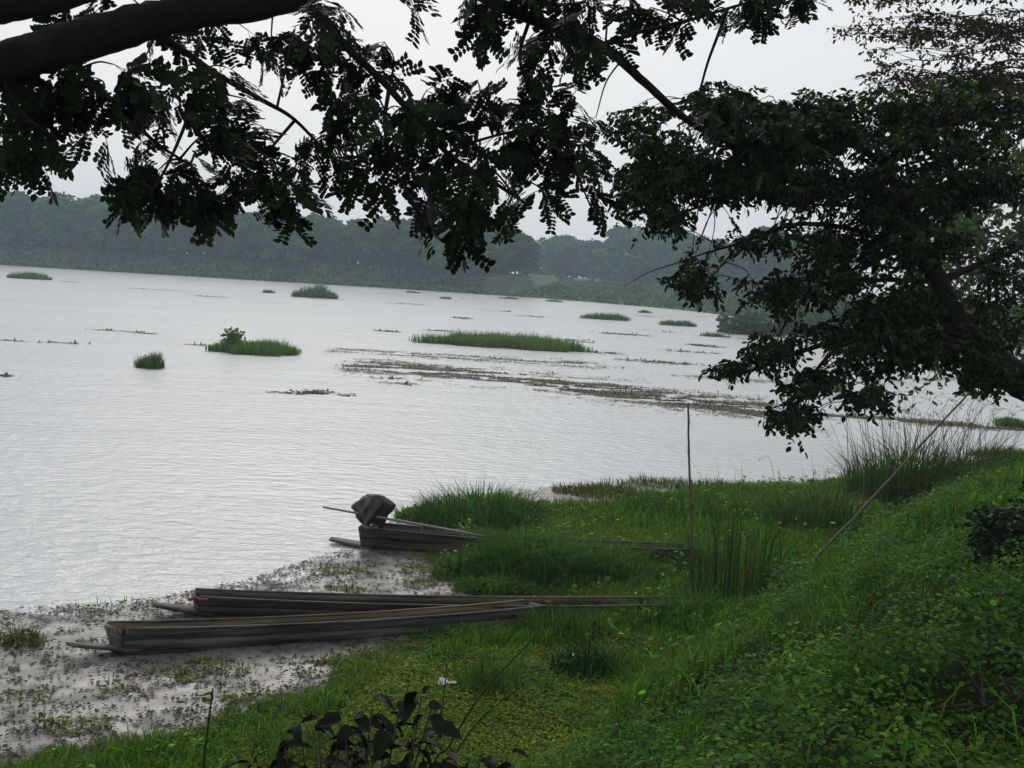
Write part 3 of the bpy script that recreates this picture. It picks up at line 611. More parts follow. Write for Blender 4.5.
for (u, v, rr, n) in [(340, 572, .35, 260), (430, 572, .4, 380), (345, 590, .25, 160), (420, 585, .3, 200), (183, 575 + 35, .2, 90), (95, 612, .25, 120), (325, 655 + 8, .2, 120), (225, 660 + 12, .22, 120), (190, 680, .18, 110), (73, 729, .3, 240), (255, 700, .3, 200), (135, 605, .2, 90),
                      (205, 663, .15, 60), (165, 630 + 45, .2, 80), (300, 673, .2, 80), (440, 560, .4, 300), (385, 548, .2, 80), (480, 575, .3, 160), (270, 595, .25, 120), (245, 600, .2, 80), (20, 700, .3, 120), (120, 690, .2, 80), (215, 640 + 60, .2, 60)]:
    n = int(n * .55); rr *= .75; p = onz(u, v); a_ = rng.uniform(0, 6.28, n); q_ = np.sqrt(rng.uniform(0, 1, n)) * rr; P = np.stack([p[0] + q_ * np.cos(a_) * 1.4, p[1] + q_ * np.sin(a_) * .8, np.abs(rng.normal(0, .018, n)) + .02], -1)
    leaves(g, P, rdir(n, -.05, .4), np.stack([rng.normal(0, .3, n), rng.normal(0, .3, n), np.ones(n)], -1), rng.uniform(.025, .06, n), rng.uniform(.02, .045, n), vary((.10, .14, .022), n, .25))
    m = n // 6; blades(g, P[:m], rng.uniform(.05, .16, m), .008, rng.uniform(0, .4, m), rng.uniform(0, .4, m), vary((.07, .1, .025), m, .25))
tag(g.build('floating_water_plants', M_leaf), 'bright green patches of water plants on the pale shallows', 'water plants', kind='stuff')

# ------------------------------------------------------------------ bank ground cover
P = scatter(330000, -3, 17, 3.2, 27, 1.5); Z = dw, dg, s = zones(P); z = ground_z(P, Z)
nA = fbm(P[:, 0] * 1.3 + 2, P[:, 1] * 1.3); nB = fbm(P[:, 0] * 4, P[:, 1] * 4); nC = fbm(P[:, 0] * .6 + 8, P[:, 1] * .6)
k = (s > .15 - nA) & (rng.random(len(P)) < np.clip(1.1 - P[:, 1] / 20, .1, 1)); P, z, nA, nB, nC, s = (q_[k] for q_ in (P, z, nA, nB, nC, s)); n = len(P)
hb = (.02 + .55 * np.clip(nA + .2, 0, 1) + .3 * np.clip(nB + .05, 0, 1)) * rng.uniform(.1, 1, n) ** .6 * np.clip(.4 + s, .4, 1)
c1 = vary((.044, .112, .018), n, .36, .1); c2 = vary((.078, .158, .02), n, .36, .1); kk = np.clip(nC * 3 + .4, 0, 1)[:, None]
sz = rng.uniform(.02, .052, n)
g = Geo(); leaves(g, np.concatenate([P, (z + hb)[:, None]], 1), rdir(n, -.5, .35), np.stack([rng.normal(0, .5, n), rng.normal(-.15, .5, n), np.ones(n)], -1), sz, sz * rng.uniform(.5, .85, n), c1 * (1 - kk) + c2 * kk, .2)
cc = scatter(1400, -2, 14, 3.6, 20, 1.4); Zc = zones(cc); kc = (Zc[2] > .5) & (Zc[2] < 7); cc = cc[kc][:290]; zc = ground_z(cc)      # leafy humps
for (cx, cy), cz in zip(cc, zc):
    m = 260; rr = rng.uniform(.14, .38); hh = rng.uniform(.2, .58); D = rdir(m, -.05, 1) * rng.uniform(.45, 1, (m, 1)) ** .5 * [rr, rr, hh]; tint = np.array([(.055, .124, .02), (.038, .104, .022), (.085, .16, .022)][rng.integers(3)]) * rng.uniform(.75, 1.25); q_ = rng.uniform(.022, .05, m) * rng.uniform(.8, 1.25)
    leaves(g, D + [cx, cy, cz], D / [rr, rr, hh] * .6 + rdir(m, -.6, .3), D / [rr, rr, hh] + [0, 0, .6] + rng.normal(0, .35, (m, 3)), q_, q_ * rng.uniform(.5, .8), vary(tint, m, .28, .08), .22)
tag(g.build('creeper_ground_cover', M_leaf), 'dense leafy creeper covering the sloping bank at the right', 'ground cover', kind='stuff')
P = scatter(150000, -3, 17, 3.2, 28, 1.4); Z = dw, dg, s = zones(P); z = ground_z(P, Z); nA = fbm(P[:, 0] * 1.0 + 20, P[:, 1] * 1.0); far_ = np.clip((P[:, 1] - 9) / 6, 0, 1)
k = (s > .3) & (nA + .35 * far_ + .1 * rng.normal(size=len(P)) > .10); P, z, nA = P[k], z[k], nA[k]; n = len(P)
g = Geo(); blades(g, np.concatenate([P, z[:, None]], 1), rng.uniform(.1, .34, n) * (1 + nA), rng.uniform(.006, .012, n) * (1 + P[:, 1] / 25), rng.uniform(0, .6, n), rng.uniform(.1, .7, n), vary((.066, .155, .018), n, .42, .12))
tag(g.build('bank_grass', M_grass), 'green grass growing up the sloping bank', 'grass', kind='stuff')

# ------------------------------------------------------------------ tall clumps
def clump(name, u, v, z, rad, n, h, w, base, label, cat='reeds', lean=.35, bend=.4, sq=.7, leafy=0, heads=0, group=None):
    p = hit(u, v); p[2] = gz1(p[0], p[1]) - .02; r = empty(name, p)
    a_ = rng.uniform(0, 6.28, n); q_ = np.sqrt(rng.uniform(0, 1, n)) * rad; P = np.stack([q_ * np.cos(a_), q_ * np.sin(a_) * sq, np.zeros(n)], -1)
    P[:, 2] = ground_z(P[:, :2] + p[:2]) - p[2] - .01
    hh = h * rng.uniform(.3, 1.12, n) * (1 - .5 * (q_ / rad) ** 2) * np.clip(1 + 1.3 * fbm(P[:, 0] * 3.2 / rad + u, P[:, 1] * 3.2 / rad), .35, 1.5); az = np.where(rng.random(n) < .6, a_, rng.uniform(0, 6.28, n))
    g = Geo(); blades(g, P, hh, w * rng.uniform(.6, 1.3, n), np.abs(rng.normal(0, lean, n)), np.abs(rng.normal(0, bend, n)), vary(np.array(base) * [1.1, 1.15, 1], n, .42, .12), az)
    o = g.build('blades', M_grass, r); o['kind'] = 'stuff'
    if leafy:
        P2 = rdir(leafy, 0, 1) * rng.uniform(.2, 1, (leafy, 1)) ** .5 * [rad * .85, rad * sq * .8, h * .55]
        g = Geo(); leaves(g, P2, rdir(leafy, -.3, .8), rdir(leafy, .1, 1), rng.uniform(.05, .11, leafy), rng.uniform(.03, .06, leafy), vary(np.array(base) * 1.05, leafy, .3)); o = g.build('foliage', M_leaf, r); o['kind'] = 'stuff'
    if heads:
        g = Geo()
        for j in range(heads):
            i_ = rng.integers(n); d = np.array([math.cos(az[i_]), math.sin(az[i_]), 0]); b0 = P[i_]; H = h * rng.uniform(.95, 1.35); e = b0 + d * H * rng.uniform(.1, .5) + [0, 0, H]
            S = spline([b0, (b0 + e) / 2 + [0, 0, .1 * H], e, e + d * .16 * H - [0, 0, .05]], 3); tube(g, S, np.linspace(.005, .002, len(S)), 3, col=(.07, .075, .03))
            m = 10; leaves(g, S[-1] - d * rng.uniform(0, .12, (m, 1)) + rng.normal(0, .012, (m, 3)), rdir(m), rdir(m), .03, .012, vary((.1, .09, .045), m))
        o = g.build('seed_heads', M_grass, r); o['kind'] = 'stuff'
    return tag(r, label, cat, group)
clump('lush_grass_clump', 480, 520, .05, 1.0, 3000, .56, .015, (.045, .10, .018), 'dense lush green clump on the shore right of the engine', 'grass clump', .35, .45, .8, leafy=1500)
clump('leafy_water_plant', 428, 517, .05, .55, 700, .32, .016, (.07, .125, .025), 'leafy bright green plants at the water edge beside the engine', 'plant', .3, .3, .8, leafy=900)
clump('grass_mound', 535, 572, .06, .8, 2600, .8, .011, (.05, .11, .018), 'grass mound hiding the middle of the motor boat', 'grass clump', .4, .5, .6, leafy=1700)
clump('grass_mound', 605, 574, .06, .75, 1500, .5, .011, (.06, .12, .018), 'lower grass right of the mound hiding the motor boat', 'grass clump', .4, .5, .6, leafy=700)
clump('grass_mound', 495, 592, .06, .6, 700, .30, .011, (.06, .12, .02), 'leafy weeds at the foot of the mound above the boats', 'grass clump', .4, .5, .5, leafy=900)
clump('grass_mound', 660, 562, .06, .6, 900, .36, .012, (.05, .11, .018), 'grass covering the right end of the motor boat', 'grass clump', .4, .5, .6, leafy=300)
clump('grass_mound', 650, 622, .06, .8, 1100, .3, .010, (.06, .13, .018), 'grass covering the right end of the low brown boat', 'grass clump', .4, .5, .5, leafy=500)
clump('grass_mound', 690, 618, .06, .45, 900, .42, .011, (.05, .12, .018), 'thick grass tuft at the foot of the thin upright pole', 'grass clump', .4, .5, .6)
clump('grass_mound', 700, 563, .06, .5, 800, .42, .012, (.05, .11, .018), 'thick grass tuft behind the reeds at the end of the motor boat', 'grass clump', .4, .5, .6)
clump('grass_mound', 600, 505, .06, .7, 500, .22, .012, (.10, .10, .035), 'brownish grass on the pale mud strip at the far edge', 'grass clump', .4, .5, .5)
clump('grass_mound', 470, 640, .06, .7, 900, .24, .010, (.055, .12, .02), 'grass fringe against the side of the nearest boat', 'grass clump', .4, .5, .4, leafy=350)
clump('grass_mound', 470, 572, .06, .5, 900, .3, .011, (.045, .095, .018), 'low grass tuft below the motor boat hull', 'grass clump', .35, .4, .7, leafy=500)
clump('reed_clump', 735, 602, .1, .6, 250, 1.55, .017, (.035, .062, .016), 'tall dark upright reeds beside the thin bamboo pole', lean=.14, bend=.18)
clump('reed_clump', 905, 500, .35, 1.15, 1500, 1.55, .02, (.05, .09, .022), 'wide clump of tall reeds with seed heads at the water', lean=.3, bend=.4, heads=70)
clump('reed_clump', 965, 486, .4, .9, 700, 1.25, .02, (.055, .085, .025), 'reeds at the right end of the tall seed head clump', lean=.35, bend=.4, heads=30)
clump('reed_clump', 815, 525, .15, 1.0, 1000, .9, .016, (.05, .09, .02), 'shorter reeds left of the leaning pole', lean=.4, bend=.4, heads=12)
clump('sedge_clump', 588, 672, .08, .38, 340, .42, .014, (.022, .05, .016), 'dark upright sedge clump right of the nearest boat', 'sedge', .25, .3, .7, leafy=160)
clump('sedge_clump', 562, 630, .08, .55, 1100, .34, .010, (.045, .09, .018), 'fine grass clump at the right end of the nearest boat', 'sedge', .3, .4, .7)
clump('sedge_clump', 490, 690, .08, .35, 420, .34, .009, (.05, .09, .022), 'thin grass tuft standing out of the yellow green carpet', 'sedge', .3, .3, .7)
clump('sedge_clump', 690, 510, .08, 1.3, 1700, .34, .014, (.045, .09, .02), 'low grass hump behind the thin bamboo pole', 'sedge', .35, .4, .6)
clump('sedge_clump', 605, 494, .03, 1.0, 1500, .26, .014, (.08, .09, .03), 'yellowish grass tuft at the far edge of the shore', 'sedge', .3, .3, .5)
clump('sedge_clump', 690, 486, .03, 1.5, 1500, .2, .014, (.06, .1, .025), 'flat green tuft on the water edge behind the pole', 'sedge', .3, .3, .4)
clump('sedge_clump', 22, 642, .02, .26, 200, .24, .012, (.09, .09, .035), 'brownish weed tuft in the shallows at the left edge', 'sedge', .4, .4, .7, leafy=60)
clump('sedge_clump', 140, 606, .02, .16, 40, .18, .008, (.08, .09, .03), 'sparse sprig on the scum left of the low brown boat', 'sedge', .4, .4, .7)
clump('sedge_clump', 310, 755, .08, .5, 500, .3, .009, (.045, .085, .02), 'grass tuft at the bottom edge behind the dark sapling', 'sedge', .4, .4, .7)
# ------------------------------------------------------------------ shrub on the right and twiggy bank corner
p = hit(1022, 585); p[2] = gz1(p[0], p[1]); r = empty('dark_shrub', p); n = 2600
Q = rdir(n, -.1, 1) * rng.uniform(.2, 1, (n, 1)) ** .5 * [.55, .55, .85]; Q *= (1 + .3 * np.sin(Q[:, :1] * 9) * np.cos(Q[:, 2:] * 8)); g = Geo()
leaves(g, Q, rdir(n, -.6, .4), rdir(n, .1, 1), rng.uniform(.05, .1, n), rng.uniform(.03, .055, n), vary((.010, .026, .008), n, .3)); g.build('foliage', M_dark, r); g = Geo()
for k in range(8): d = rdir(1, .3, 1)[0] * [.4, .4, .7]; tube(g, spline([[0, 0, -.1], d * .5, d], 3), np.linspace(.015, .005, 7), 5)
g.build('stem', M_twig, r); tag(r, 'dark rounded shrub at the right edge of the bank', 'shrub')
for k in range(9):
    p = hit(960 + k * 9, 690 + (k * 37) % 70); d = rdir(1, -.1, .5)[0] * rng.uniform(.12, .3); g = Geo()
    z0 = gz1(p[0], p[1]) + .08; p[2] = z0; tube(g, spline([p - d, p + [0, 0, .05], p + d * .8], 4), np.linspace(.007, .003, 9), 5, wob=.1)
    tag(g.build('fallen_twig', M_twig), 'bare brown twig lying on the bank in the lower right corner', 'twig', 'fallen twigs on the bank')

# ------------------------------------------------------------------ litter
def scrap(name, u, v, z, w, d, label):
    p = hit(u, v); p[2] += .06; g = Geo(); xs_ = np.linspace(-.5, .5, 6); X, Y = np.meshgrid(xs_, xs_); Zz = .12 * np.sin(X * 5) * np.cos(Y * 4 + 1) + rng.normal(0, .02, X.shape)
    V = np.stack([X.ravel() * w, Y.ravel() * d, Zz.ravel() * w], -1); V2 = V - [0, 0, .006]; i = (np.arange(5)[None] + np.arange(5)[:, None] * 6).ravel()
    q = np.concatenate([np.stack([i, i + 1, i + 7, i + 6], -1), 36 + np.stack([i, i + 6, i + 7, i + 1], -1)]); g.add(np.concatenate([V, V2]) + p, q=q); tag(g.build(name, M_white), label, 'litter')
scrap('plastic_scrap', 447, 688, .1, .17, .09, 'white scrap lying on the grass above the dark sapling')
scrap('plastic_scrap', 574, 661, .1, .13, .08, 'small white scrap beside the dark sedge clump')
scrap('plastic_scrap', 476, 607 + 22, .1, .07, .05, 'tiny white scrap in the grass below the nearest boat')
p = hit(993, 665); p[2] += .13; g = Geo(); V = []; q = []
for j in range(9):
    for i in range(12):
        t = i / 12 * 6.283; f = j / 8; rad = .05 * math.sin(math.pi * (.06 + .88 * f)) ** .8 * (1 + .35 * math.sin(3 * t + 4 * f) + .2 * math.sin(5 * t - 9 * f)); V.append([rad * math.cos(t), rad * .6 * math.sin(t), (f - .5) * .15])
q = [[j * 12 + i, j * 12 + (i + 1) % 12, j * 12 + 12 + (i + 1) % 12, j * 12 + 12 + i] for j in range(8) for i in range(12)]; g.add(np.array(V) + p, q=q)
M_bag = noise_mat('pale_bag', (.06, .10, .08), (.13, .17, .15), (20, 20, 20), .5, .5)
tag(g.build('plastic_bag', M_bag, smooth=True), 'pale plastic bag caught in the creeper at the right', 'litter')

# ------------------------------------------------------------------ foreground sapling and stalks
def broad_leaf(L, Wd):
    g = Geo(); V = []; rows_ = 7
    for j in range(rows_):
        f = j / (rows_ - 1); w = Wd * .5 * (math.sin(math.pi * (.06 + .94 * f ** .8)) ** .8 if f < 1 else .03) * rng.uniform(.85, 1.1); dr = -.5 * L * f * f + rng.normal(0, .02) * L
        V += [[f * L, -w, dr + .10 * L * w / Wd * 2], [f * L, 0, dr - .03 * L], [f * L, w, dr + .14 * L * w / Wd * 2]]
    q = []
    for j in range(rows_ - 1): a_ = j * 3; q += [[a_, a_ + 3, a_ + 4, a_ + 1], [a_ + 1, a_ + 4, a_ + 5, a_ + 2]]
    c = vary((.006, .010, .005), 1, .3)[0]; g.add(V, q=q, c=c); return g.mesh('leaf', M_dark, True)
BL = [broad_leaf(.15, .10), broad_leaf(.12, .09), broad_leaf(.17, .085), broad_leaf(.14, .07), broad_leaf(.16, .11)]
D0 = 3.6; root = at(360, 830, D0); root[2] = gz1(root[0], root[1]); sap = empty('broadleaf_sapling', root); tag(sap, 'dark broad leaved sapling in the bottom foreground', 'plant')
g = Geo(); tips = [(250, 764), (285, 740), (290, 762), (445, 752), (480, 756), (512, 758), (275, 758), (300, 720), (318, 712), (338, 735), (362, 712), (378, 725), (400, 700), (422, 688), (432, 700), (440, 722), (385, 740), (352, 748), (462, 760), (500, 764), (528, 766), (320, 760), (400, 756), (372, 700), (345, 716), (415, 728), (392, 720)]
stems = []
for k, (u, v) in enumerate(tips):
    e = at(u, v + 8, D0 + rng.uniform(-.25, .25)) - root; S = spline([[0, 0, -.03], e * [.35, .35, .5] + rng.normal(0, .03, 3), e], 5); tube(g, S, np.linspace(.008, .003, len(S)), 5); stems.append(S)
g.build('stem', M_twig, sap)
for S in stems:
    for k in range(9):
        o = bpy.data.objects.new('leaf', random.choice(BL)); COL.objects.link(o); o.parent = sap; i = [-1, -1, -1, -2, -2, -2, -3, -3, -4][k]
        o.location = (S[i] + rng.normal(0, .018, 3)).tolist(); o.rotation_euler = (rng.uniform(-.8, .8), rng.uniform(-.7, .7), rng.uniform(0, 6.28)); sc = rng.uniform(.3, .6); o.scale = (sc, sc, sc)
def stalk(name, pts, d, r0, label, leafs=0):
    P = [at(u, v, d) for u, v in pts]; b = P[0].copy(); b[2] = gz1(b[0], b[1]); S = spline([b] + P, 6); g = Geo(); tube(g, S, np.linspace(r0, r0 * .4, len(S)), 5, col=(.03, .055, .015))
    if leafs: m = leafs; leaves(g, S[-1] + rng.normal(0, .01, (m, 3)), rdir(m, -.6, .3), rdir(m), .09, .012, vary((.04, .06, .02), m))
    return tag(g.build(name, M_grass), label, 'stalk')
stalk('plant_stalk', [(203, 790), (207, 735), (213, 688)], 4.2, .008, 'single upright stalk at the bottom left of the sapling', 4)
stalk('grass_stalk', [(430, 790), (450, 745), (485, 690), (535, 637)], 4.0, .006, 'long grass stalk slanting up to the right beside the sapling')
stalk('grass_stalk', [(440, 790), (455, 755), (480, 720), (513, 692)], 4.0, .005, 'shorter slanting grass stalk under the long one')
stalk('grass_stalk', [(380, 780), (395, 730), (410, 660 + 20)], 4.1, .005, 'thin grass stalk rising behind the sapling leaves')
stalk('grass_stalk', [(420, 780), (440, 720), (447, 665)], 4.1, .005, 'thin upright grass stalk right of the sapling leaves')

# ------------------------------------------------------------------ overhanging feathery tree (upper left)
def bipinnate(k):
    """compound leaf along +X, ~0.24 m, drooping leaflets; returns verts/faces in a Geo"""
    g = Geo(); L = rng.uniform(.15, .22); npair = random.choice([3, 4, 4]); droop = rng.uniform(.1, .6)
    rach = lambda f: np.array([f * L, 0, -droop * L * f * f * .6])
    S = np.array([rach(f) for f in np.linspace(0, 1, 5)]); tube(g, S, .0022, 3, col=(.03, .035, .015))
    for j in range(npair):
        f = (j + 1.0) / npair; b = rach(f)
        for sg in (-1, 1):
            pl = rng.uniform(.085, .125) * (.75 + .35 * f); yaw = sg * rng.uniform(.6, 1.1); dz = -rng.uniform(.05, .6)
            d = nrm(np.array([math.cos(yaw), math.sin(yaw), dz])); m = 5
            ts = np.linspace(.22, 1, m); C = b + ts[:, None] * pl * d - np.array([0, 0, 1]) * (ts ** 2 * pl * .2)[:, None]
            tube(g, np.concatenate([[b], C[[2, 4]]]), .0014, 3, col=(.03, .035, .015))
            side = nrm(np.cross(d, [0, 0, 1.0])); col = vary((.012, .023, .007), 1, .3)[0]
            for s2 in (-1, 1):
                A = d * .55 + side * s2 + rng.normal(0, .07, (m, 3)) - [0, 0, .15]; Nn = np.cross(d, side) * 1.0 + rng.normal(0, .15, (m, 3))
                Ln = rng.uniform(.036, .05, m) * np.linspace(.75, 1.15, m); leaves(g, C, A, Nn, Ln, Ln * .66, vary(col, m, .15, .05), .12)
    return g
BP = [bipinnate(k) for k in range(8)]; BPm = [b_.mesh('leaf', M_dark) for b_ in BP]
BPv = [(np.concatenate(b_.v), np.concatenate(b_.c), np.concatenate(b_.q), np.concatenate(b_.t)) for b_ in BP]
def orient(d, spin):
    X = nrm(d); Yv = np.cross([0, 0, 1.0], X); Yv = nrm(Yv) if np.linalg.norm(Yv) > .05 else np.array([0, 1.0, 0]); Zv = np.cross(X, Yv)
    c, s_ = math.cos(spin), math.sin(spin); return np.stack([X, Yv * c + Zv * s_, Zv * c - Yv * s_], 1)

class Tree:
    def __init__(s): s.lines = []; s.wood = Geo(); s.twig = Geo(); s.tips = []
    def branch(s, pts, r0, r1, world=False, k=7, n=9):
        P = np.array(pts if world else [at(u, v, d) for u, v, d in pts]); S = spline(P, k); s.lines.append(S); tube(s.wood, S, np.linspace(r0, r1, len(S)), n, wob=.05 if r0 > .02 else 0); return S
    def twigto(s, e, r=.006):
        A = np.concatenate(s.lines); d2 = np.linalg.norm(A - e, axis=1); i = int(np.argmin(d2 + rng.uniform(0, .12, len(d2)))); b = A[i]
        m = (b + e) / 2 + rng.normal(0, .05, 3) * d2[i] + [0, 0, .12 * d2[i]]; S = spline([b, m, e], 4); tube(s.twig, S, np.linspace(r, r * .4, len(S)), 4); return S
tA = Tree()
tb = np.array([-3.5, 2.3, 0]); tb[2] = gz1(tb[0], tb[1])
p0 = at(-60, 84, 4.2)
tA.branch([tb - [0, 0, .3], tb + [.05, .1, 1.4], tb + [.2, .4, 3.0], tb + [.55, .9, 4.2], p0], .26, .11, True, n=14)
l1 = tA.branch([(-60, 84, 4.2), (0, 66, 4.25), (60, 47, 4.3), (120, 29, 4.35), (200, 11, 4.45), (290, -4, 4.6), (400, -60, 4.8), (520, -130, 5.2)], .092, .055, n=14)
tA.branch([tb + [.2, .4, 3.0], tb + [.3, 1.2, 4.3], at(-70, 25, 4.6), at(0, 10, 4.7), at(60, 1, 4.8), at(120, -18, 5)], .09, .035, True, n=10)
tA.branch([(150, 30, 4.4), (185, 52, 4.5), (215, 73, 4.6), (262, 100, 4.8), (295, 120, 4.9), (330, 157, 5)], .017, .006)
tA.branch([(70, 55, 4.3), (95, 85, 4.4), (125, 112, 4.5), (155, 142, 4.6), (190, 165, 4.7)], .015, .005)
tA.branch([(290, -4, 4.6), (325, 20, 4.65), (345, 45, 4.7), (389, 88, 4.8), (447, 153, 4.95), (490, 180, 5), (525, 203, 5.1)], .024, .007)
tA.branch([(389, 88, 4.8), (385, 130, 4.75), (400, 180, 4.7), (440, 240, 4.7)], .010, .004)
b4 = tA.branch([(400, -60, 4.8), (470, -12, 5.0), (530, 18, 5.2), (600, 45, 5.4), (645, 83, 5.6), (690, 122, 5.8), (745, 150, 6.1), (795, 166, 6.5)], .038, .010, n=10)
tA.branch([(600, 45, 5.4), (640, 32, 5.5), (690, 20, 5.6), (740, 5, 5.7), (800, -10, 5.8)], .012, .006)
tA.branch([(728, 8, 5.7), (718, 35, 5.75), (708, 62, 5.8), (700, 90, 5.85)], .010, .006)
tA.branch([(530, 18, 5.2), (520, 60, 5.15), (540, 110, 5.1), (570, 160, 5.1), (590, 205, 5.1)], .010, .004)
tA.branch([(447, 153, 4.95), (480, 140, 4.9), (530, 130, 4.95), (580, 140, 5)], .008, .004)
tA.branch([(200, 60, 4.5), (190, 110, 4.4), (170, 160, 4.35), (150, 195, 4.3)], .010, .004)
tA.branch([(295, 120, 4.9), (270, 150, 4.8), (250, 185, 4.75), (230, 215, 4.7)], .008, .003)
tA.branch([(0, 66, 4.25), (10, 95, 4.2), (30, 120, 4.2), (60, 140, 4.2)], .010, .004)
# limbs out of the frame that carry the rest of the crown
tA.branch([at(520, -130, 5.2), [1.2, 5.8, 6.6], [2.6, 6.6, 7.3], [4.2, 7.2, 7.8]], .05, .02, True)
tA.branch([tb + [.55, .9, 4.2], [-2.4, 3.6, 5.8], [-1.6, 4.2, 7.0], [-.3, 5.0, 8.0], [1.2, 5.6, 8.6]], .10, .03, True)
tA.branch([[-1.6, 4.2, 7.0], [-1.2, 6, 7.4], [-.5, 8, 7.7], [.6, 9.6, 7.8]], .05, .02, True)
CL = [(15, 95), (5, 130), (40, 112), (62, 125), (85, 140), (35, 150), (12, 160), (105, 150), (112, 95), (142, 95), (130, 130), (152, 160), (172, 130), (128, 180), (125, 205), (160, 190), (192, 180), (195, 212), (228, 190), (250, 203), (280, 208),
      (212, 150), (242, 130), (262, 152), (232, 90), (202, 62), (272, 82), (252, 50), (292, 48), (312, 28), (300, 188), (277, 222), (182, 100), (60, 50), (100, 52), (335, 175), (322, 160), (150, 40), (215, 215), (165, 212), (240, 170), (160, 120), (90, 100), (70, 90),
      (330, 92), (360, 118), (352, 150), (345, 120), (380, 62), (392, 132), (400, 170), (372, 195), (422, 122), (432, 150), (420, 200), (440, 228), (455, 245), (462, 180), (470, 130), (482, 105), (492, 160), (502, 200), (512, 228), (522, 140), (532, 180), (540, 95), (546, 208), (560, 150),
      (582, 185), (592, 210), (572, 120), (600, 150), (530, 65), (560, 45), (520, 22), (470, 15), (492, 35), (600, 22), (630, 15), (600, 65), (410, 145), (445, 170), (480, 150), (480, 185), (520, 165), (545, 130), (505, 120), (385, 160), (455, 210), (470, 225), (560, 180), (370, 85), (350, 55), (310, 60), (330, 30), (560, 75),
      (652, 28), (715, 135), (745, 158), (770, 150), (795, 170), (735, 120), (765, 172), (800, 150), (682, 42), (722, 28), (742, 12), (772, 18), (792, 8), (812, 22), (660, 10), (760, 35), (680, 10), (820, 5), (580, 10), (550, 0), (390, 0), (700, 20)]
place = []
for (u, v) in CL:
    d = float(np.interp(u, [0, 300, 520, 700, 820], [4.35, 4.75, 5.05, 5.6, 5.8])) + rng.normal(0, .22) + (.55 if v < 75 and u < 300 else 0); e = at(u + rng.normal(0, 4), v - 25 + rng.normal(0, 4), d); S = tA.twigto(e)
    for k in range(2 + (u * 7 + v) % 3):
        b = S[[-1, -1, -3, -5][k]]; t = nrm(S[-1] - S[-4]); dirn = nrm(t * .45 + rdir(1, -.95, .0)[0]) ; place.append((b, dirn))
place_vis = list(place)
for (lo, hi, cnt) in (((-5, 1.0, 7.2), (5, 9, 9.6), 90), ((-3, 1, 5.6), (-1.2, 4, 7), 12)):
    for k in range(cnt):
        e = rng.uniform(lo, hi); S = tA.twigto(e, .008)
        for j in range(6): place.append((S[-1 - j % 5] + rng.normal(0, .12, 3), nrm(rdir(1, -.6, .4)[0])))
treeA = empty('overhanging_tree', tb); tag(treeA, 'tree with thick dark limb and feathery leaves hanging from the upper left', 'tree')
def childed(geo, name, mat, par, org, smooth=True):
    o = geo.build(name, mat, par, smooth); o.location = (-np.asarray(org)).tolist(); return o
tk = childed(tA.wood, 'trunk', M_bark, treeA, tb); childed(tA.twig, 'twigs', M_bark, treeA, tb)['kind'] = 'stuff'
gC = Geo(); crown_leaf_place = []; nA_ = len(place_vis)
vis = list(range(nA_)); random.shuffle(vis); single = set(vis[:300])
for i, (b, d) in enumerate(place):
    k = random.randrange(8); sc = rng.uniform(.55, .92) if i < nA_ else rng.uniform(1.6, 2.4); Mx = orient(d, rng.normal(0, .9)) * sc
    if i in single: crown_leaf_place.append((k, Mx, b))
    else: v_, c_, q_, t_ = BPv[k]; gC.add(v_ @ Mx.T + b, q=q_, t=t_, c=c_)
crown = childed(gC, 'crown', M_dark, treeA, tb, False); crown['kind'] = 'stuff'
for k, Mx, b in crown_leaf_place:
    o = bpy.data.objects.new('leaf', BPm[k]); COL.objects.link(o); o.parent = crown; m4 = Matrix.Identity(4)
    for a_ in range(3):
        for c_ in range(3): m4[a_][c_] = Mx[a_, c_]
        m4[a_][3] = b[a_]
    o.matrix_local = m4

# ------------------------------------------------------------------ dark leaning tree (right)
tB = Tree(); tb = np.array([5.6, 7.2, 0.0]); tb[2] = gz1(5.6, 7.2)
tB.branch([tb - [0, 0, .3], tb + [-.35, .25, .5], at(1065, 402, 8.0), at(1000, 368, 8.0), at(962, 332, 8.05), at(938, 282, 8.1), at(908, 212, 8.2), at(885, 165, 8.3)], .19, .03, True, n=14)
for pts, r0, r1 in [([(962, 332, 8.05), (900, 335, 7.9), (850, 338, 7.8), (800, 352, 7.7), (760, 368, 7.6), (725, 378, 7.6)], .03, .006),
                    ([(850, 338, 7.8), (820, 365, 7.7), (800, 400, 7.6), (788, 430, 7.5)], .014, .005), ([(900, 335, 7.9), (880, 370, 7.8), (862, 405, 7.7)], .014, .005),
                    ([(935, 275, 8.1), (870, 235, 8.0), (800, 224, 7.9), (740, 243, 7.8), (705, 253, 7.75)], .024, .006),
                    ([(740, 243, 7.8), (722, 265, 7.75), (700, 290, 7.7)], .008, .004), ([(725, 247, 7.8), (705, 238, 7.75), (680, 222, 7.7)], .006, .002),
                    ([(905, 205, 8.2), (840, 182, 8.2), (770, 170, 8.1), (700, 170, 8.0), (650, 175, 7.9)], .035, .01),
                    ([(1090, 200, 8.8), (1024, 196, 8.6), (950, 190, 8.4), (880, 182, 8.3), (830, 180, 8.2)], .025, .015), ([(885, 165, 8.3), (830, 130, 8.3), (760, 110, 8.2), (710, 105, 8.1)], .03, .01),
                    ([(885, 165, 8.3), (940, 130, 8.5), (1000, 110, 8.7), (1060, 90, 8.9)], .03, .012), ([(938, 282, 8.1), (990, 260, 8.4), (1040, 240, 8.6)], .03, .012), ([(770, 170, 8.1), (720, 200, 8), (670, 215, 7.9)], .015, .006), ([(905, 205, 8.2), (850, 206, 8.1), (800, 203, 8.0), (750, 196, 7.9)], .015, .005),
                    ([(938, 282, 8.1), (880, 280, 8.0), (820, 285, 7.9), (780, 300, 7.8)], .02, .006)]:
    tB.branch(pts, r0, r1)
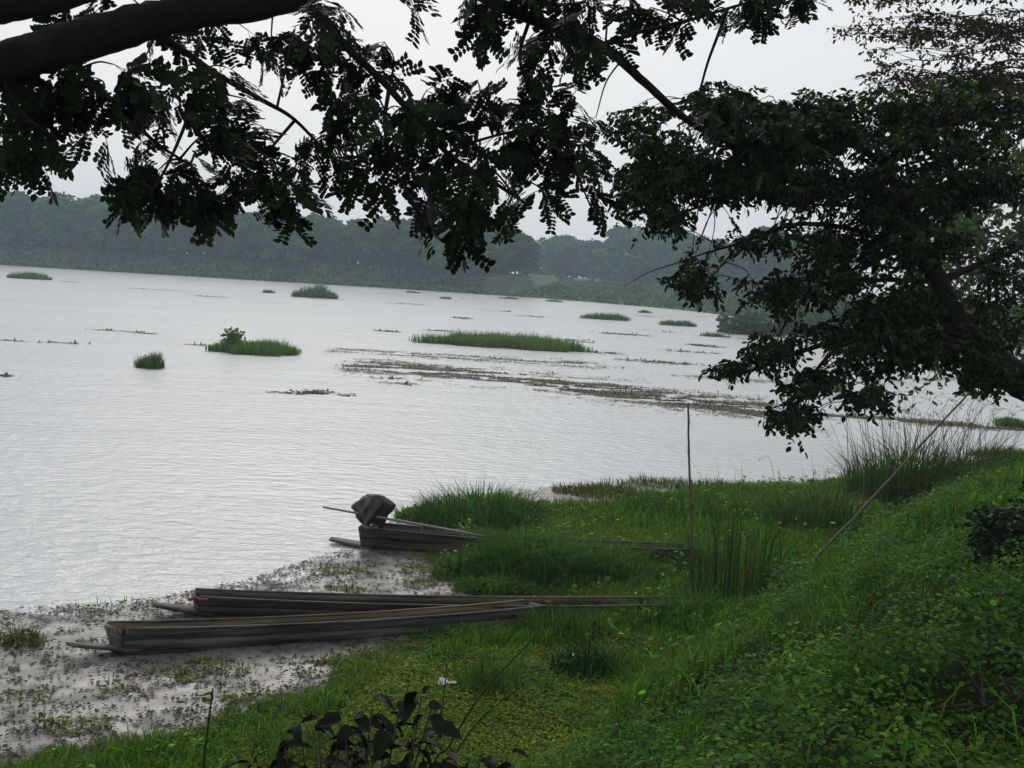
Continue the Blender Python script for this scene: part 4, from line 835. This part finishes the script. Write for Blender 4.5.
bare = spline(np.array([at(705, 253, 7.75), at(680, 262, 7.7), at(650, 272, 7.7), at(624, 286, 7.7)]), 5); tube(tB.wood, bare, np.linspace(.006, .002, len(bare)), 5)
tB.branch([tb + [-.35, .25, .5], [5.6, 7.3, 4.6], [5.2, 7.5, 6.2], [4.4, 7.9, 7.6], [2.8, 8.6, 8.4], [.8, 9.4, 8.8]], .12, .03, True); tB.branch([[5.2, 7.5, 6.2], [5.6, 9.2, 7.6], [6, 10.8, 8.6]], .07, .02, True)
EL = [(665, 165, 48, 38, 34, 7.95), (640, 128, 28, 18, 10, 7.9), (645, 205, 40, 22, 16, 7.9), (665, 225, 25, 15, 8, 7.9), (720, 112, 38, 32, 24, 8.1), (720, 180, 50, 30, 34, 8.0), (790, 130, 60, 42, 46, 8.2), (800, 185, 55, 25, 36, 8.1), (870, 130, 70, 40, 56, 8.3), (960, 120, 75, 45, 60, 8.6), (880, 200, 70, 35, 52, 8.2),
      (965, 185, 60, 35, 44, 8.5), (870, 258, 55, 28, 32, 8.0), (815, 245, 45, 16, 18, 7.9), (820, 288, 48, 22, 26, 7.9), (775, 300, 28, 22, 14, 7.8), (905, 312, 55, 25, 32, 7.9), (845, 335, 45, 18, 22, 7.8), (770, 355, 30, 14, 14, 7.7), (735, 372, 20, 8, 8, 7.6), (805, 385, 38, 16, 16, 7.6), (792, 422, 28, 14, 14, 7.5), (862, 398, 30, 14, 12, 7.7), (870, 365, 40, 18, 14, 7.8),
      (940, 355, 50, 20, 26, 7.9), (1000, 335, 40, 40, 30, 8.1), (995, 378, 30, 12, 12, 8.0), (702, 287, 32, 14, 14, 7.7), (760, 245, 30, 8, 8, 7.8), (900, 345, 40, 20, 20, 7.8), (930, 240, 40, 30, 26, 8.2), (1010, 280, 30, 40, 16, 8.4), (925, 300, 25, 20, 9, 7.75), (985, 385, 30, 12, 9, 7.7), (920, 240, 25, 25, 9, 7.8)]
gB = Geo(); fol = []
def sprig(g, b, d, m, L, base):
    t = np.linspace(.1, 1, m); d = nrm(d); P = b + t[:, None] * d * L * 2.4 - np.array([0, 0, 1]) * (t ** 2 * L * .8)[:, None]
    A = d * .5 + rdir(m, -1, .25) * 1.0; Ln = L * rng.uniform(.7, 1.2, m); leaves(g, P, A, rdir(m, .0, 1), Ln, Ln * .52, vary(base, m, .28, .08), .2)
    return P
for (u, v, ru, rv, cnt, d) in EL:
    for k in range(int(cnt * (1.9 if v < 230 else 1.3))):
        a_ = rng.uniform(0, 6.28); q_ = math.sqrt(rng.uniform(0, 1)); e = at(u + ru * .9 * q_ * math.cos(a_), v - 6 + rv * .85 * q_ * math.sin(a_), d + rng.normal(0, .45)); S = tB.twigto(e, .005)
        for j in range(5): sprig(gB, S[[-1, -1, -2, -3, -4][j]], nrm(S[-1] - S[-3]) * .4 + rdir(1, -.8, .4)[0], 8, rng.uniform(.034, .06), (.05, .105, .02) if v < 170 and rng.random() < .22 else (.014, .029, .008))  # some upper sprigs brighter green: sunlit crown top put into leaf colour
for k in range(260):
    e = rng.uniform((-1, 6.5, 7.7), (7.5, 12, 9.6)); S = tB.twigto(e, .008)
    for j in range(7): sprig(gB, S[-1 - j % 4] + rng.normal(0, .15, 3), rdir(1, -.6, .4)[0], 8, .11, (.03, .06, .016))
treeB = empty('leaning_tree', tb); tag(treeB, 'dark leaning tree at the right with branches drooping over the water', 'tree')
childed(tB.wood, 'trunk', M_bark, treeB, tb); childed(tB.twig, 'twigs', M_twig, treeB, tb)['kind'] = 'stuff'; o = childed(gB, 'crown', M_dark, treeB, tb, False); o['kind'] = 'stuff'

# ------------------------------------------------------------------ lighter tree further along the bank, and the sparse twiggy tree
tC = Tree(); tb = np.array([12.6, 22.5, 0.0]); tb[2] = gz1(12.6, 22.5); tC.branch([tb - [0, 0, .3], tb + [-.2, 0, 1.2], tb + [-.6, .2, 2.6], tb + [-1.4, .3, 4.2], tb + [-1.8, .3, 6]], .2, .06, True)
for k in range(9):
    d = rdir(1, .0, .7)[0] * [2.6, 2.6, 2.2]; z0 = rng.uniform(1.2, 4); tC.branch([tb + [-.3, .1, z0], tb + [-.5, .2, z0 + .4] + d * .5, tb + [-.8, .2, z0 + .6] + d], .06, .015, True)
gc = Geo(); n_ = 460
for k in range(n_):
    e = tb + [-1.4, .2, 2.6] + rdir(1, -.6, 1)[0] * rng.uniform(.3, 1) ** .5 * np.array([4.2, 3.2, 4.0]); S = tC.twigto(e, .01)
    for j in range(6): sprig(gc, S[-1 - j % 4] + rng.normal(0, .1, 3), rdir(1, -.7, .5)[0], 7, .14, (.05, .085, .024))
treeC = empty('bank_tree', tb); tag(treeC, 'lighter green tree behind the dark leaning tree at the right edge', 'tree')
childed(tC.wood, 'trunk', M_bark, treeC, tb); childed(tC.twig, 'twigs', M_twig, treeC, tb)['kind'] = 'stuff'; o = childed(gc, 'crown', M_leaf, treeC, tb, False); o['kind'] = 'stuff'
tD = Tree(); tb = np.array([9.2, 11.5, 0.0]); tb[2] = gz1(9.2, 11.5); top = at(1110, 20, 12)
tD.branch([tb - [0, 0, .3], tb + [-.3, .2, 1.5], (tb + top) / 2 + [.1, 0, .4], top, top + [-.4, .2, 1.5]], .16, .05, True)
for k in range(40):
    v = rng.uniform(-60, 105); u1 = rng.uniform(835, 920) + max(0, v - 60) * 1.2; dz = rng.normal(0, 12); d = rng.uniform(11, 13)
    tD.branch([(1105, v * .6 + 10, 12), (1040, v * .95 + 2 + rng.normal(0, 8), d), (1000, v * .9 + rng.normal(0, 5), d), (960, v + 2 + dz * .3 + rng.normal(0, 5), d), ((u1 + 960) / 2, v + 5 + dz * .6 + rng.normal(0, 5), d), (u1, v + 8 + dz, d)], .010, .002, k=4, n=5)
gd = Geo()
for k in range(800):
    L_ = tD.lines[1 + rng.integers(40)]; b = L_[rng.integers(4, len(L_))]; e = b + rdir(1, -.5, .5)[0] * rng.uniform(.1, .45) * [1.3, 1, .6]; S = spline([b, (b + e) / 2 + [0, 0, .03], e], 2); tube(tD.twig, S, np.linspace(.005, .002, len(S)), 3)
    for j in range(3): sprig(gd, S[-1 - j], rdir(1, -.6, .4)[0], 5, .05, (.05, .05, .026))
treeD = empty('sparse_tree', tb); tag(treeD, 'sparse brownish twiggy tree crown in the upper right corner', 'tree')
childed(tD.wood, 'trunk', M_twig, treeD, tb); childed(tD.twig, 'twigs', M_twig, treeD, tb)['kind'] = 'stuff'; o = childed(gd, 'crown', M_leaf, treeD, tb, False); o['kind'] = 'stuff'

# ------------------------------------------------------------------ haze
m = bpy.data.materials.new('haze_air'); m.use_nodes = True; nt = m.node_tree; nt.nodes.clear(); out = nt.nodes.new('ShaderNodeOutputMaterial'); pv = nt.nodes.new('ShaderNodeVolumePrincipled')
pv.inputs['Color'].default_value = (.70, .86, 1.0, 1); pv.inputs['Density'].default_value = .00125; pv.inputs['Anisotropy'].default_value = .2; nt.links.new(pv.outputs[0], out.inputs['Volume'])
g = Geo(); e = EXT + 30; v = np.array([[x, y, z] for x in (-e, e) for y in (-e, e) for z in (-1.7, 30)]); g.add(v, q=[[0, 1, 3, 2], [4, 6, 7, 5], [0, 4, 5, 1], [2, 3, 7, 6], [0, 2, 6, 4], [1, 5, 7, 3]])
tag(g.build('haze', m), 'pale haze over the lake', 'haze', kind='stuff')
